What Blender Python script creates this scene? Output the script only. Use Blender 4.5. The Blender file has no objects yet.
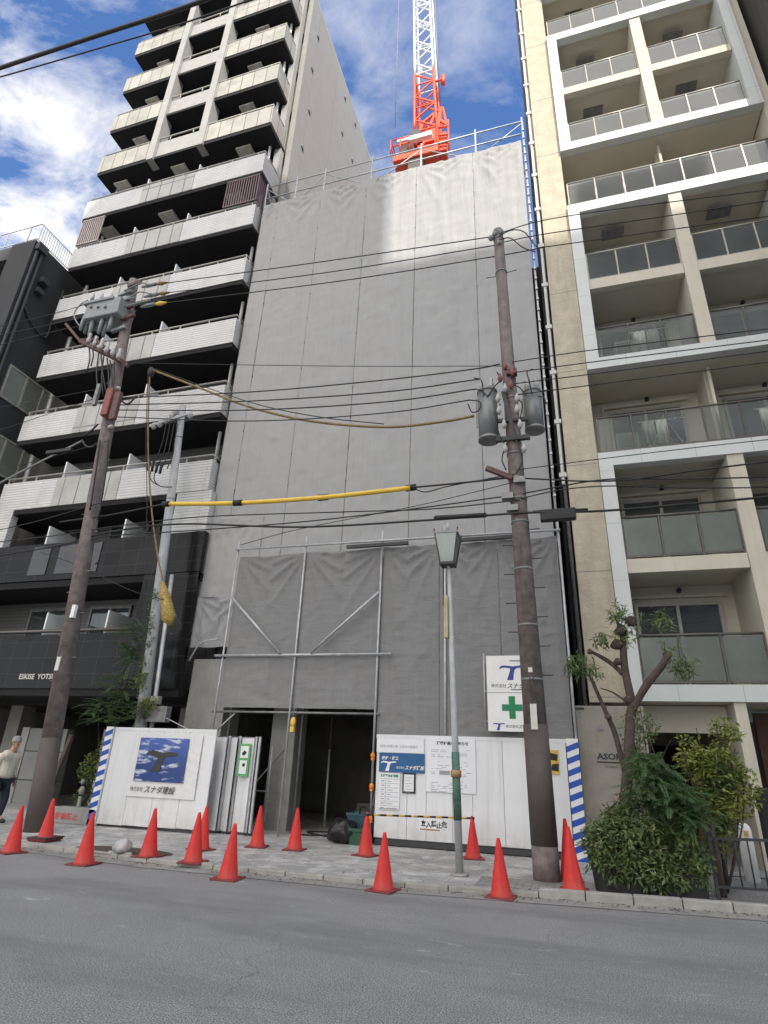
import bpy, bmesh, math, random
from mathutils import Vector, Matrix, noise as mn
random.seed(7)
S = bpy.context.scene
COL = S.collection
# ------------------------------------------------------------------ camera solved from the photograph
EX = Vector((0.95716095, -0.08111533, -0.27796263)); EY = Vector((0.28700354, 0.39296311, 0.87361832)); EZ = Vector((0.03836522, -0.91596959, 0.39940933))
FPX = 583.0; CH = 1.55
def _ray(px, py):
    d = Vector((px-384, py-512, FPX)); return Vector((d.dot(EX), d.dot(EY), d.dot(EZ)))
def at(px, py, Y):
    r = _ray(px, py); t = Y/r.y; return Vector((r.x*t, Y, r.z*t+CH))
def gp(px, py, z=0.0):
    r = _ray(px, py); t = (z-CH)/r.z; return Vector((r.x*t, r.y*t, z))
cam = bpy.data.cameras.new('camera'); co = bpy.data.objects.new('camera', cam); COL.objects.link(co)
cam.sensor_fit = 'VERTICAL'; cam.sensor_height = 36; cam.lens = FPX/1024*36; cam.clip_end = 3000; cam.clip_start = .05
co.matrix_world = Matrix(((EX[0], -EX[1], -EX[2], 0), (EY[0], -EY[1], -EY[2], 0), (EZ[0], -EZ[1], -EZ[2], CH), (0, 0, 0, 1)))
S.camera = co
S.render.resolution_x = 768; S.render.resolution_y = 1024

# ------------------------------------------------------------------ materials
def newmat(name):
    m = bpy.data.materials.new(name); m.use_nodes = True
    nt = m.node_tree; b = nt.nodes['Principled BSDF']; return m, nt, b
def lnk(nt, a, b): nt.links.new(a, b)
def nd(nt, t, **k):
    n = nt.nodes.new(t)
    for a, v in k.items():
        if a in n.inputs: n.inputs[a].default_value = v
        else: setattr(n, a, v)
    return n
def c4(c): return (c[0], c[1], c[2], 1)
def mixcol(nt, fac, a, b, blend='MIX'):
    n = nt.nodes.new('ShaderNodeMix'); n.data_type = 'RGBA'; n.blend_type = blend
    if hasattr(fac, 'links'): lnk(nt, fac, n.inputs[0])
    else: n.inputs[0].default_value = fac
    for s, v in ((n.inputs[6], a), (n.inputs[7], b)):
        if hasattr(v, 'links'): lnk(nt, v, s)
        else: s.default_value = c4(v)
    return n.outputs[2]
def noisef(nt, scale, detail=5, rough=.6, vec=None, lo=.3, hi=.7, dist=0):
    n = nd(nt, 'ShaderNodeTexNoise', Scale=scale, Detail=detail, Roughness=rough, Distortion=dist)
    if vec is None:
        vec = nt.nodes.new('ShaderNodeTexCoord').outputs['Object']
    lnk(nt, vec, n.inputs['Vector'])
    mr = nd(nt, 'ShaderNodeMapRange'); mr.inputs[1].default_value = lo; mr.inputs[2].default_value = hi
    lnk(nt, n.outputs[0], mr.inputs[0]); return mr.outputs[0]
def scaled(nt, v):
    tc = nt.nodes.new('ShaderNodeTexCoord'); mp = nt.nodes.new('ShaderNodeMapping'); mp.inputs['Scale'].default_value = v
    lnk(nt, tc.outputs['Object'], mp.inputs[0]); return mp.outputs[0]
def bumpn(nt, b, h, strength, dist=.01, prev=None):
    n = nd(nt, 'ShaderNodeBump', Strength=strength, Distance=dist); lnk(nt, h, n.inputs['Height'])
    if prev: lnk(nt, prev, n.inputs['Normal'])
    lnk(nt, n.outputs[0], b.inputs['Normal']); return n.outputs[0]
def mat(name, col, rough=.6, var=.15, scale=2.5, bump=0, bscale=60, metal=0, streak=0, spec=.4, tint=None):
    m, nt, b = newmat(name)
    b.inputs['Roughness'].default_value = rough; b.inputs['Metallic'].default_value = metal
    b.inputs['Specular IOR Level'].default_value = spec
    dk = [c*(1-var) for c in col]; lt = [min(1, c*(1+var)) for c in col]
    c = mixcol(nt, noisef(nt, scale), dk, lt)
    if streak:
        c = mixcol(nt, noisef(nt, 1, 4, .7, scaled(nt, (6, 6, .35)), .5, .8), c, tint or [q*(1-streak) for q in col])
    lnk(nt, c, b.inputs['Base Color'])
    if bump: bumpn(nt, b, noisef(nt, bscale, 3, .6, None, .2, .8), bump)
    return m
def tilemat(name, col, mortar, bw, bh, rough=.35, offs=0, mort=.012, var=.12, bump=.3, axis='XZ', dirt=.15):
    m, nt, b = newmat(name); b.inputs['Roughness'].default_value = rough
    tc = nt.nodes.new('ShaderNodeTexCoord'); sp = nt.nodes.new('ShaderNodeSeparateXYZ'); cb = nt.nodes.new('ShaderNodeCombineXYZ')
    lnk(nt, tc.outputs['Object'], sp.inputs[0])
    if axis == 'XZ':
        ad = nd(nt, 'ShaderNodeMath', operation='ADD'); lnk(nt, sp.outputs[0], ad.inputs[0]); lnk(nt, sp.outputs[1], ad.inputs[1])
        lnk(nt, ad.outputs[0], cb.inputs[0]); lnk(nt, sp.outputs[2], cb.inputs[1])
    else:
        lnk(nt, sp.outputs[0], cb.inputs[0]); lnk(nt, sp.outputs[1], cb.inputs[1])
    br = nt.nodes.new('ShaderNodeTexBrick'); br.offset = offs
    br.inputs['Scale'].default_value = 1; br.inputs['Brick Width'].default_value = bw; br.inputs['Row Height'].default_value = bh
    br.inputs['Mortar Size'].default_value = mort; br.inputs['Mortar Smooth'].default_value = .1
    br.inputs['Color1'].default_value = c4([q*(1-var) for q in col]); br.inputs['Color2'].default_value = c4([min(1, q*(1+var)) for q in col])
    br.inputs['Mortar'].default_value = c4(mortar)
    lnk(nt, cb.outputs[0], br.inputs['Vector'])
    c = mixcol(nt, noisef(nt, 1.3, 5, .65, None, .45, .8), br.outputs[0], [q*(1-dirt*2) for q in col])
    lnk(nt, c, b.inputs['Base Color'])
    inv = nd(nt, 'ShaderNodeMath', operation='SUBTRACT'); inv.inputs[0].default_value = 1; lnk(nt, br.outputs['Fac'], inv.inputs[1])
    bumpn(nt, b, inv.outputs[0], bump, .01)
    return m
def glassmat(name, tint, frost=0, rough=.03, fac=.25):
    m, nt, b = newmat(name); nt.nodes.remove(b); out = nt.nodes['Material Output']
    tr = nd(nt, 'ShaderNodeBsdfTransparent'); tr.inputs[0].default_value = c4(tint)
    gl = nd(nt, 'ShaderNodeBsdfGlossy', Roughness=rough); gl.inputs[0].default_value = (.62, .64, .65, 1)
    a = tr.outputs[0]
    if frost:
        df = nd(nt, 'ShaderNodeBsdfDiffuse'); lnk(nt, mixcol(nt, noisef(nt, 1.5), [t*.36 for t in tint], [t*.48 for t in tint]), df.inputs[0])
        mx = nt.nodes.new('ShaderNodeMixShader'); mx.inputs[0].default_value = frost; lnk(nt, a, mx.inputs[1]); lnk(nt, df.outputs[0], mx.inputs[2]); a = mx.outputs[0]
    fr = nd(nt, 'ShaderNodeFresnel', IOR=1.45); ad = nd(nt, 'ShaderNodeMath', operation='ADD'); ad.inputs[1].default_value = fac*.4; lnk(nt, fr.outputs[0], ad.inputs[0])
    mx = nt.nodes.new('ShaderNodeMixShader'); lnk(nt, ad.outputs[0], mx.inputs[0]); lnk(nt, a, mx.inputs[1]); lnk(nt, gl.outputs[0], mx.inputs[2])
    lnk(nt, mx.outputs[0], out.inputs[0]); return m
def clothmat(name, col, translucent=.15, wr=.5, var=.1, grid=None):
    m, nt, b = newmat(name); b.inputs['Roughness'].default_value = .7; b.inputs['Specular IOR Level'].default_value = .25
    c = mixcol(nt, noisef(nt, .7, 6, .65), [q*(1-var) for q in col], [q*(1+var) for q in col])
    c = mixcol(nt, noisef(nt, 1, 5, .7, scaled(nt, (9, 9, .5)), .45, .85), c, [q*.93 for q in col])
    if grid:
        tc = nt.nodes.new('ShaderNodeTexCoord'); sp = nt.nodes.new('ShaderNodeSeparateXYZ'); cb = nt.nodes.new('ShaderNodeCombineXYZ')
        lnk(nt, tc.outputs['Object'], sp.inputs[0]); lnk(nt, sp.outputs[0], cb.inputs[0]); lnk(nt, sp.outputs[2], cb.inputs[1])
        br = nt.nodes.new('ShaderNodeTexBrick'); br.offset = .35; br.inputs['Scale'].default_value = 1
        br.inputs['Brick Width'].default_value = grid[0]; br.inputs['Row Height'].default_value = grid[1]; br.inputs['Mortar Size'].default_value = .006
        lnk(nt, cb.outputs[0], br.inputs['Vector'])
        nz = noisef(nt, 1.2, 3, .6, None, .4, .6); mm = nd(nt, 'ShaderNodeMath', operation='MULTIPLY'); lnk(nt, br.outputs['Fac'], mm.inputs[0]); lnk(nt, nz, mm.inputs[1])
        m2 = nd(nt, 'ShaderNodeMath', operation='MULTIPLY'); m2.inputs[1].default_value = .5; lnk(nt, mm.outputs[0], m2.inputs[0])
        c = mixcol(nt, m2.outputs[0], c, [q*1.35 for q in col])
    lnk(nt, c, b.inputs['Base Color'])
    p = bumpn(nt, b, noisef(nt, 1, 4, .6, scaled(nt, (14, 3, 1.2) if not grid else (3, 3, 9)), .2, .8), wr*.6, .03)
    def ridge(sc, det, vec, rot=0):
        n_ = nd(nt, 'ShaderNodeTexNoise', noise_type='RIDGED_MULTIFRACTAL'); n_.normalize = True
        n_.inputs['Scale'].default_value = sc; n_.inputs['Detail'].default_value = det; n_.inputs['Roughness'].default_value = .45; n_.inputs['Distortion'].default_value = .35
        tc_ = nt.nodes.new('ShaderNodeTexCoord'); mp_ = nt.nodes.new('ShaderNodeMapping'); mp_.inputs['Scale'].default_value = vec; mp_.inputs['Rotation'].default_value = (0, rot, 0)
        lnk(nt, tc_.outputs['Object'], mp_.inputs[0]); lnk(nt, mp_.outputs[0], n_.inputs['Vector']); return n_.outputs[0]
    if grid: r1_ = ridge(1.0, 2.5, (.8, .8, 2.6), .5); r2_ = ridge(1.0, 2.0, (2.2, 1, .9), -.4)
    else: r1_ = ridge(1.0, 3, (4.5, 4.5, .42)); r2_ = ridge(1.0, 2.5, (1.7, 1.7, 1.1), .6)
    p = bumpn(nt, b, r1_, min(1, wr*.9), .035, p); bumpn(nt, b, r2_, min(1, wr*.8), .045, p)
    return m

def dirt_and_reflection(m, z1, col, amt=.6):
    nt = m.node_tree; b = nt.nodes['Principled BSDF']; src = b.inputs['Base Color'].links[0].from_socket
    tc = nt.nodes.new('ShaderNodeTexCoord'); sp = nt.nodes.new('ShaderNodeSeparateXYZ'); lnk(nt, tc.outputs['Object'], sp.inputs[0])
    mr = nd(nt, 'ShaderNodeMapRange'); mr.inputs[1].default_value = z1; mr.inputs[2].default_value = .05; mr.inputs[4].default_value = amt; lnk(nt, sp.outputs[2], mr.inputs[0])
    mu = nd(nt, 'ShaderNodeMath', operation='MULTIPLY'); lnk(nt, mr.outputs[0], mu.inputs[0]); lnk(nt, noisef(nt, 2.2, 8, .75, None, .35, .65), mu.inputs[1])
    lnk(nt, mixcol(nt, mu.outputs[0], src, col), b.inputs['Base Color'])
    sc = mixcol(nt, noisef(nt, 7, 8, .8, None, .66, .70), b.inputs['Base Color'].links[0].from_socket, [q*.75 for q in col]); lnk(nt, sc, b.inputs['Base Color'])
M = {}
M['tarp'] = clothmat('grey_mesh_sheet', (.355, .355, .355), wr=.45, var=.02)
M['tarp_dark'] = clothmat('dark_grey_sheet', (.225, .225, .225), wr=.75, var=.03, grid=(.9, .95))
M['tarp_skirt'] = clothmat('grey_skirt_sheet', (.33, .33, .34), wr=.9, var=.08)
M['galv'] = mat('galvanised_steel', (.45, .46, .47), .45, .2, 6, metal=.4)
M['galv_dark'] = mat('dull_steel', (.22, .22, .22), .5, .25, 6, metal=.3)
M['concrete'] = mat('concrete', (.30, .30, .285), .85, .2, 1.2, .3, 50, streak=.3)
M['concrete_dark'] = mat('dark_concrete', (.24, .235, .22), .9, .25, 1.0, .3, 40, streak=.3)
M['conc_sign'] = mat('board_marked_concrete', (.30, .275, .235), .85, .12, 3, .4, 70, streak=.18)
M['pole_c'] = mat('brown_painted_pole', (.17, .138, .132), .7, .35, 6, .5, 30, streak=.5, tint=(.07, .058, .055))
M['pole_base'] = mat('dark_brown_pole_wrap', (.095, .076, .071), .65, .15, 4, .5, 90)
M['pole_grey'] = mat('grey_concrete_pole', (.40, .41, .41), .6, .15, 4, .2, 60, streak=.2)
M['rust'] = mat('rusty_iron', (.13, .075, .065), .75, .35, 9, .3, 40)
M['redbox'] = mat('faded_red_paint', (.24, .075, .06), .6, .25, 8)
M['dark_metal'] = mat('dark_metal', (.05, .05, .052), .5, .2, 5)
M['black'] = mat('black_rubber', (.018, .018, .02), .55, .2, 8)
M['wire'] = mat('black_cable', (.02, .02, .021), .5, .2, 4)
M['wire_y'] = mat('ochre_cable', (.22, .16, .06), .6, .3, 7)
M['yellow'] = mat('yellow_plastic', (.75, .50, .07), .45, .08, 5)
M['wrap_y'] = mat('mottled_yellow_wrap', (.36, .25, .07), .6, .6, 22, .8, 30)
M['insul'] = mat('white_porcelain', (.42, .42, .41), .25, .1, 5)
M['grey_paint'] = mat('grey_enamel', (.23, .245, .25), .35, .12, 5, streak=.15)
M['tx_paint'] = mat('transformer_enamel', (.20, .205, .205), .3, .12, 4, streak=.2)
M['cone'] = mat('red_cone_plastic', (.62, .034, .028), .5, .12, 6, streak=.2, tint=(.36, .04, .035), spec=.25)
dirt_and_reflection(M['cone'], .22, (.30, .10, .08), .5)
M['cone_base'] = mat('dark_red_rubber', (.20, .04, .04), .7, .2, 10)
M['cone_base_b'] = mat('dark_rubber_base', (.06, .035, .035), .75, .2, 10)
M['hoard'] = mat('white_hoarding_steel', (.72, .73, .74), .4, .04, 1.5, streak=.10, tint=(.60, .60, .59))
dirt_and_reflection(M['hoard'], .75, (.42, .40, .37), .8)  # grime towards the bottom, plus the grey reflection gradient painted into the colour
M['white'] = mat('white_paint', (.78, .78, .77), .4, .05, 3)
M['paper'] = mat('white_paper', (.76, .77, .79), .6, .03, 3)
M['banner'] = clothmat('white_vinyl_banner', (.70, .70, .70), wr=.5, var=.03)
M['blue'] = mat('blue_sign_ink', (.012, .10, .26), .45, .06, 3)
M['navy'] = mat('navy_ink', (.02, .045, .25), .45, .05, 3)
M['ink'] = mat('black_ink', (.02, .02, .022), .5, .05, 3)
M['ink_grey'] = mat('grey_ink', (.30, .31, .32), .5, .05, 3)
M['green'] = mat('green_ink', (.0, .20, .085), .45, .06, 3)
M['green_lt'] = mat('light_green_ink', (.10, .38, .13), .45, .08, 3)
M['stripe_blue'] = mat('stripe_blue', (.02, .085, .42), .45, .06, 3)
M['orange'] = mat('orange_lamp_plastic', (.8, .26, .03), .35, .06, 8)
M['cream'] = mat('cream_render', (.58, .54, .45), .75, .07, 1.3, .2, 40, streak=.12)
M['soffit'] = mat('beige_soffit', (.60, .56, .47), .8, .05, 1.2)
M['whiteframe'] = tilemat('white_frame_panel', (.60, .63, .62), (.32, .33, .33), 1.22, 1.42, .45, 0, .006, .02, .2, dirt=.05)
M['stucco'] = mat('rough_beige_stucco', (.50, .45, .35), .85, .16, 2.5, .9, 14, streak=.2)
M['lowbeige'] = mat('lower_beige_tile', (.36, .32, .27), .8, .1, 6, .3, 30, streak=.15)
M['tile_white'] = tilemat('white_glazed_tile', (.60, .595, .585), (.27, .27, .265), 3.2, .098, .35, .5, .010, .03, .3)
M['panel_cream'] = tilemat('cream_panel', (.335, .328, .295), (.15, .14, .12), .62, 4.0, .5, 0, .028, .10, .5, dirt=.22)
M['panel_grey'] = tilemat('grey_panel', (.43, .42, .40), (.15, .15, .145), .61, 4.0, .55, 0, .028, .04, .3)
M['plain_grey'] = mat('plain_grey_render', (.31, .308, .30), .6, .08, 3, streak=.12)
M['side_wall'] = tilemat('grey_beige_side_wall', (.27, .262, .25), (.21, .20, .19), 2.6, 8.7, .8, 0, .02, .02, .2, dirt=.06)
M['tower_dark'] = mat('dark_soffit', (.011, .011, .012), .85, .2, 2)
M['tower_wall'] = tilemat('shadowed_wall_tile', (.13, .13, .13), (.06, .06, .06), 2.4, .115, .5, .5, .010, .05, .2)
M['fascia_dark'] = tilemat('dark_granite_tile', (.013, .013, .014), (.05, .05, .05), .62, .45, .18, 0, .006, .25, .25)
M['fascia_dark'].node_tree.nodes['Principled BSDF'].inputs['Specular IOR Level'].default_value = .22
M['hatch'] = mat('pale_hatch', (.55, .53, .46), .5, .25, 6)
M['louvre'] = mat('plum_louvre', (.16, .105, .12), .5, .15, 5)
M['louvre_w'] = mat('pale_pink_louvre', (.50, .42, .40), .5, .1, 5)
M['rail_grey'] = mat('aluminium_rail', (.40, .385, .35), .4, .12, 5, metal=.3)
M['rail_dark'] = mat('bronze_rail', (.13, .12, .11), .4, .12, 5, metal=.3)
M['charcoal'] = mat('charcoal_render', (.030, .031, .033), .7, .12, 1.5, .2, 40, streak=.2)
M['charcoal2'] = mat('charcoal_trim', (.045, .046, .05), .6, .12, 3)
M['brownblk'] = tilemat('dark_brown_cladding', (.055, .045, .042), (.02, .018, .018), .3, 8, .6, 0, .012, .1, .2)
M['crane_red'] = mat('crane_orange_red', (.82, .10, .04), .4, .1, 3)
M['crane_white'] = mat('crane_white', (.78, .80, .80), .4, .06, 3)
M['crane_grey'] = mat('crane_grease_dark', (.10, .09, .09), .6, .2, 6)
M['curtain'] = clothmat('pale_curtain', (.42, .42, .40), wr=2.0, var=.1)
M['curtain_w'] = clothmat('white_curtain', (.66, .66, .63), wr=2.0, var=.1)
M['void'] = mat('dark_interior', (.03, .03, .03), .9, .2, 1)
M['winglass'] = glassmat('window_glass', (.55, .6, .6), .25, .05, .3)
M['clearglass'] = glassmat('balcony_glass', (.92, .95, .92), .20, .08, .10)
M['frostglass'] = glassmat('frosted_balcony_glass', (.62, .68, .62), .56, .18, .15)
M['paleglass'] = glassmat('ribbed_pale_glass', (.75, .8, .72), .7, .15, .3)
M['lampglass'] = glassmat('lantern_glass', (.50, .58, .56), .5, .1, .4)
M['bark'] = mat('grey_brown_bark', (.085, .062, .054), .9, .35, 8, 1.0, 40)
M['bark_cut'] = mat('cut_wood', (.30, .20, .13), .8, .3, 12, .4, 40)
M['soil'] = mat('soil', (.075, .06, .045), .95, .3, 14, .8, 40)
def leafmat(name, a, b_):
    m, nt, b = newmat(name); b.inputs['Roughness'].default_value = .5
    lnk(nt, mixcol(nt, noisef(nt, 5, 3, .6, None, .35, .65), a, b_), b.inputs['Base Color'])
    tl = nd(nt, 'ShaderNodeBsdfTranslucent'); tl.inputs[0].default_value = c4([q*1.3 for q in b_])
    mx = nt.nodes.new('ShaderNodeMixShader'); mx.inputs[0].default_value = .25
    lnk(nt, b.outputs[0], mx.inputs[1]); lnk(nt, tl.outputs[0], mx.inputs[2]); lnk(nt, mx.outputs[0], nt.nodes['Material Output'].inputs[0]); return m
M['leaf_dark'] = leafmat('dark_green_leaf', (.05, .095, .03), (.13, .19, .06))
M['leaf_feather'] = leafmat('mid_green_leaf', (.045, .095, .035), (.10, .17, .065))
M['leaf_yellow'] = leafmat('yellow_green_leaf', (.075, .125, .03), (.27, .29, .06))
M['leaf_pale'] = leafmat('pale_green_leaf', (.08, .13, .05), (.20, .26, .10))
M['skin'] = mat('skin', (.42, .25, .18), .5, .05, 8)
M['hair'] = mat('grey_hair', (.32, .31, .30), .7, .3, 40, .8, 120)
M['jacket'] = clothmat('cream_jacket', (.62, .57, .49), wr=1.5, var=.08)
M['trouser'] = clothmat('navy_trousers', (.022, .026, .045), wr=1, var=.1)
M['bag_black'] = mat('black_plastic_bag', (.02, .02, .022), .25, .2, 10, 1.0, 14)
M['tub_blue'] = mat('dark_teal_tub', (.03, .085, .11), .45, .15, 8)
M['tub_green'] = mat('dark_green_crate', (.03, .09, .06), .5, .15, 8)
M['wood_brown'] = mat('brown_door_wood', (.11, .055, .035), .5, .2, 8)
M['planter'] = mat('black_ribbed_planter', (.028, .028, .03), .6, .2, 8)
M['bamboo'] = mat('bamboo_cane', (.35, .21, .10), .5, .2, 10)
M['yb_y'] = mat('stripe_yellow', (.62, .42, .06), .5, .15, 9)
M['redink'] = mat('red_ink', (.5, .06, .07), .6, .15, 9)
M['cloth_white'] = clothmat('white_laundry', (.80, .80, .79), wr=1.5)
M['cloth_red'] = clothmat('red_laundry', (.40, .12, .14), wr=1.5)
M['cloth_blue'] = clothmat('dark_blue_laundry', (.05, .07, .13), wr=1.5)
M['ac'] = mat('off_white_casing', (.58, .57, .53), .5, .08, 6)

# asphalt
m, nt, b = newmat('worn_asphalt'); b.inputs['Roughness'].default_value = .85
c = mixcol(nt, noisef(nt, .9, 6, .65, None, .35, .65), (.25, .249, .24), (.345, .342, .33))
c = mixcol(nt, noisef(nt, 1, 5, .6, scaled(nt, (.25, 1.4, 1)), .50, .75), c, (.26, .257, .25))
c = mixcol(nt, noisef(nt, 95, 2, .5, None, .50, .66), c, (.52, .52, .505))
c = mixcol(nt, noisef(nt, 85, 2, .5, None, .56, .42), c, (.13, .13, .13))
c = mixcol(nt, noisef(nt, 1, 9, .75, scaled(nt, (.9, 2.2, 1)), .655, .70, .8), c, (.46, .455, .44))
vo = nd(nt, 'ShaderNodeTexVoronoi', Scale=.33); vo.feature = 'DISTANCE_TO_EDGE'
dv = nd(nt, 'ShaderNodeTexNoise', Scale=2.2, Detail=5); tcx = nt.nodes.new('ShaderNodeTexCoord'); lnk(nt, tcx.outputs['Object'], dv.inputs['Vector'])
vm = nd(nt, 'ShaderNodeVectorMath', operation='MULTIPLY_ADD'); lnk(nt, dv.outputs[1], vm.inputs[0]); vm.inputs[1].default_value = (.9, .9, .9); lnk(nt, tcx.outputs['Object'], vm.inputs[2]); lnk(nt, vm.outputs[0], vo.inputs['Vector'])
mr = nd(nt, 'ShaderNodeMapRange'); mr.inputs[1].default_value = .0; mr.inputs[2].default_value = .006; mr.inputs[3].default_value = .7; mr.inputs[4].default_value = 0; mr.inputs[3].default_value = .35; lnk(nt, vo.outputs['Distance'], mr.inputs[0])
gate_ = noisef(nt, .5, 2, .5, None, .50, .58); mu = nd(nt, 'ShaderNodeMath', operation='MULTIPLY'); lnk(nt, mr.outputs[0], mu.inputs[0]); lnk(nt, gate_, mu.inputs[1])
c = mixcol(nt, mu.outputs[0], c, (.05, .05, .05))
c = mixcol(nt, noisef(nt, 1, 6, .7, scaled(nt, (.12, .55, 1)), .47, .60), c, mixcol(nt, .72, c, (.17, .17, .165)))
c = mixcol(nt, noisef(nt, 1, 10, .8, scaled(nt, (1.7, 4.5, 1)), .60, .66, .5), c, mixcol(nt, .55, c, (.56, .55, .53)))
lnk(nt, c, b.inputs['Base Color']); bumpn(nt, b, noisef(nt, 110, 3, .6, None, .2, .8), .5, .009); M['asphalt'] = m
# pavement: pale, dusty, cracked concrete flags
m, nt, b = newmat('dusty_pavement'); b.inputs['Roughness'].default_value = .85
tc = nt.nodes.new('ShaderNodeTexCoord'); br = nt.nodes.new('ShaderNodeTexBrick'); br.inputs['Scale'].default_value = 1
br.inputs['Brick Width'].default_value = 1.9; br.inputs['Row Height'].default_value = 1.3; br.inputs['Mortar Size'].default_value = .012; br.offset = .3
br.inputs['Color1'].default_value = (.45, .445, .43, 1); br.inputs['Color2'].default_value = (.48, .475, .46, 1); br.inputs['Mortar'].default_value = (.20, .20, .19, 1)
lnk(nt, tc.outputs['Object'], br.inputs['Vector'])
c = mixcol(nt, noisef(nt, 1.6, 8, .7, None, .42, .62, .6), br.outputs[0], (.58, .57, .55))
c = mixcol(nt, noisef(nt, 3.2, 8, .72, None, .58, .72, 1.2), c, (.72, .71, .69))
c = mixcol(nt, noisef(nt, 2.2, 6, .7, None, .60, .44, .6), c, (.31, .307, .295))
c = mixcol(nt, noisef(nt, 70, 2, .5, None, .5, .8), c, (.16, .16, .155))
lnk(nt, c, b.inputs['Base Color']); bumpn(nt, b, noisef(nt, 50, 4, .6, None, .2, .8), .4, .01); M['pave'] = m
M['gutter'] = mat('pale_gutter_concrete', (.27, .262, .235), .85, .2, 3, .4, 60)
M['kerb'] = mat('granite_kerb', (.35, .34, .31), .75, .2, 5, .4, 60)
M['setts'] = tilemat('brick_setts', (.27, .26, .245), (.13, .125, .12), .21, .11, .8, .5, .01, .2, .4, 'XY')

# ------------------------------------------------------------------ mesh builder
def wloc(o):
    v = Vector((0, 0, 0))
    while o is not None: v = v+o.location; o = o.parent
    return v
class MB:
    def __init__(s): s.v = []; s.f = []; s.sm = []
    def add(s, vs, fs, smooth=False):
        n = len(s.v); s.v += [tuple(q) for q in vs]
        for f in fs: s.f.append([i+n for i in f]); s.sm.append(smooth)
        return s
    def box(s, x0, x1, y0, y1, z0, z1):
        if x0 > x1: x0, x1 = x1, x0
        if y0 > y1: y0, y1 = y1, y0
        if z0 > z1: z0, z1 = z1, z0
        vs = [(x0,y0,z0),(x1,y0,z0),(x1,y1,z0),(x0,y1,z0),(x0,y0,z1),(x1,y0,z1),(x1,y1,z1),(x0,y1,z1)]
        return s.add(vs, [(0,3,2,1),(4,5,6,7),(0,1,5,4),(1,2,6,5),(2,3,7,6),(3,0,4,7)])
    def tube(s, pts, r, n=8, caps=True, r1=None):
        pts = [Vector(p) for p in pts]; rs = r if isinstance(r, (list, tuple)) else [r+(0 if r1 is None else (r1-r)*i/(len(pts)-1)) for i in range(len(pts))]
        base = len(s.v); up = None
        for i, p in enumerate(pts):
            d = (pts[min(i+1, len(pts)-1)]-pts[max(i-1, 0)])
            if d.length < 1e-9: d = Vector((0, 0, 1))
            d.normalize()
            if up is None: up = d.orthogonal().normalized()
            else:
                up = up-d*up.dot(d); up = up.normalized() if up.length > 1e-6 else d.orthogonal().normalized()
            w = d.cross(up)
            for k in range(n):
                a = 2*math.pi*k/n; s.v.append(tuple(p+(up*math.cos(a)+w*math.sin(a))*rs[i]))
        for i in range(len(pts)-1):
            for k in range(n):
                a = base+i*n+k; b2 = base+i*n+(k+1) % n
                s.f.append([a, b2, b2+n, a+n]); s.sm.append(True)
        if caps:
            s.f.append([base+k for k in range(n)][::-1]); s.sm.append(False)
            s.f.append([base+(len(pts)-1)*n+k for k in range(n)]); s.sm.append(False)
        return s
    def bar(s, p, q, w, h=None):
        h = h or w; p = Vector(p); q = Vector(q); d = (q-p).normalized()
        u = d.cross(Vector((0, 0, 1))) if abs(d.z) < .95 else d.cross(Vector((0, 1, 0))); u.normalize(); v = d.cross(u)
        vs = [b_+u*(sx*w/2)+v*(sy*h/2) for b_ in (p, q) for sx, sy in ((-1,-1),(1,-1),(1,1),(-1,1))]
        return s.add(vs, [(0,1,2,3),(7,6,5,4),(0,4,5,1),(1,5,6,2),(2,6,7,3),(3,7,4,0)])
    def prism(s, poly, y0, y1):      # polygon in (x, z), extruded in y
        n = len(poly); vs = [(x, y0, z) for x, z in poly]+[(x, y1, z) for x, z in poly]
        fs = [tuple(range(n)), tuple(range(2*n-1, n-1, -1))]+[(i, i+n, (i+1) % n+n, (i+1) % n) for i in range(n)]
        return s.add(vs, fs)
    def ball(s, c, rx, ry=None, rz=None, n=12, m=8):
        ry = ry or rx; rz = rz or rx; base = len(s.v)
        for i in range(m+1):
            t = math.pi*i/m
            for k in range(n):
                a = 2*math.pi*k/n; s.v.append((c[0]+rx*math.sin(t)*math.cos(a), c[1]+ry*math.sin(t)*math.sin(a), c[2]+rz*math.cos(t)))
        for i in range(m):
            for k in range(n):
                a = base+i*n+k; b2 = base+i*n+(k+1) % n; s.f.append([a, a+n, b2+n, b2]); s.sm.append(True)
        return s
    def quad(s, a, b_, c, d): return s.add([a, b_, c, d], [(0, 1, 2, 3)])
    def build(s, name, mt, parent=None, bevel=0, solid=0):
        off = wloc(parent) if parent else Vector((0, 0, 0))
        me = bpy.data.meshes.new(name); me.from_pydata([(v[0]-off.x, v[1]-off.y, v[2]-off.z) for v in s.v], [], s.f)
        me.validate(); 
        if len(me.polygons) == len(s.sm): me.polygons.foreach_set('use_smooth', s.sm)
        me.materials.append(M[mt] if isinstance(mt, str) else mt); me.update()
        o = bpy.data.objects.new(name, me); COL.objects.link(o); o.parent = parent
        if bevel:
            q = o.modifiers.new('bevel', 'BEVEL'); q.width = bevel; q.segments = 2; q.limit_method = 'ANGLE'
        if solid:
            q = o.modifiers.new('solid', 'SOLIDIFY'); q.thickness = solid
        return o
def tag(o, label, cat, group=None, kind=None):
    if label: o['label'] = label
    if cat: o['category'] = cat
    if group: o['group'] = group
    if kind: o['kind'] = kind
    return o
def thing(name, label, cat, loc=(0, 0, 0), group=None):
    o = bpy.data.objects.new(name, None); COL.objects.link(o); o.location = loc; o.empty_display_size = .1
    return tag(o, label, cat, group)
def copy_tree(o, parent=None):
    c = o.copy(); COL.objects.link(c); c.parent = parent
    for ch in list(o.children): copy_tree(ch, c)
    return c
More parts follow.
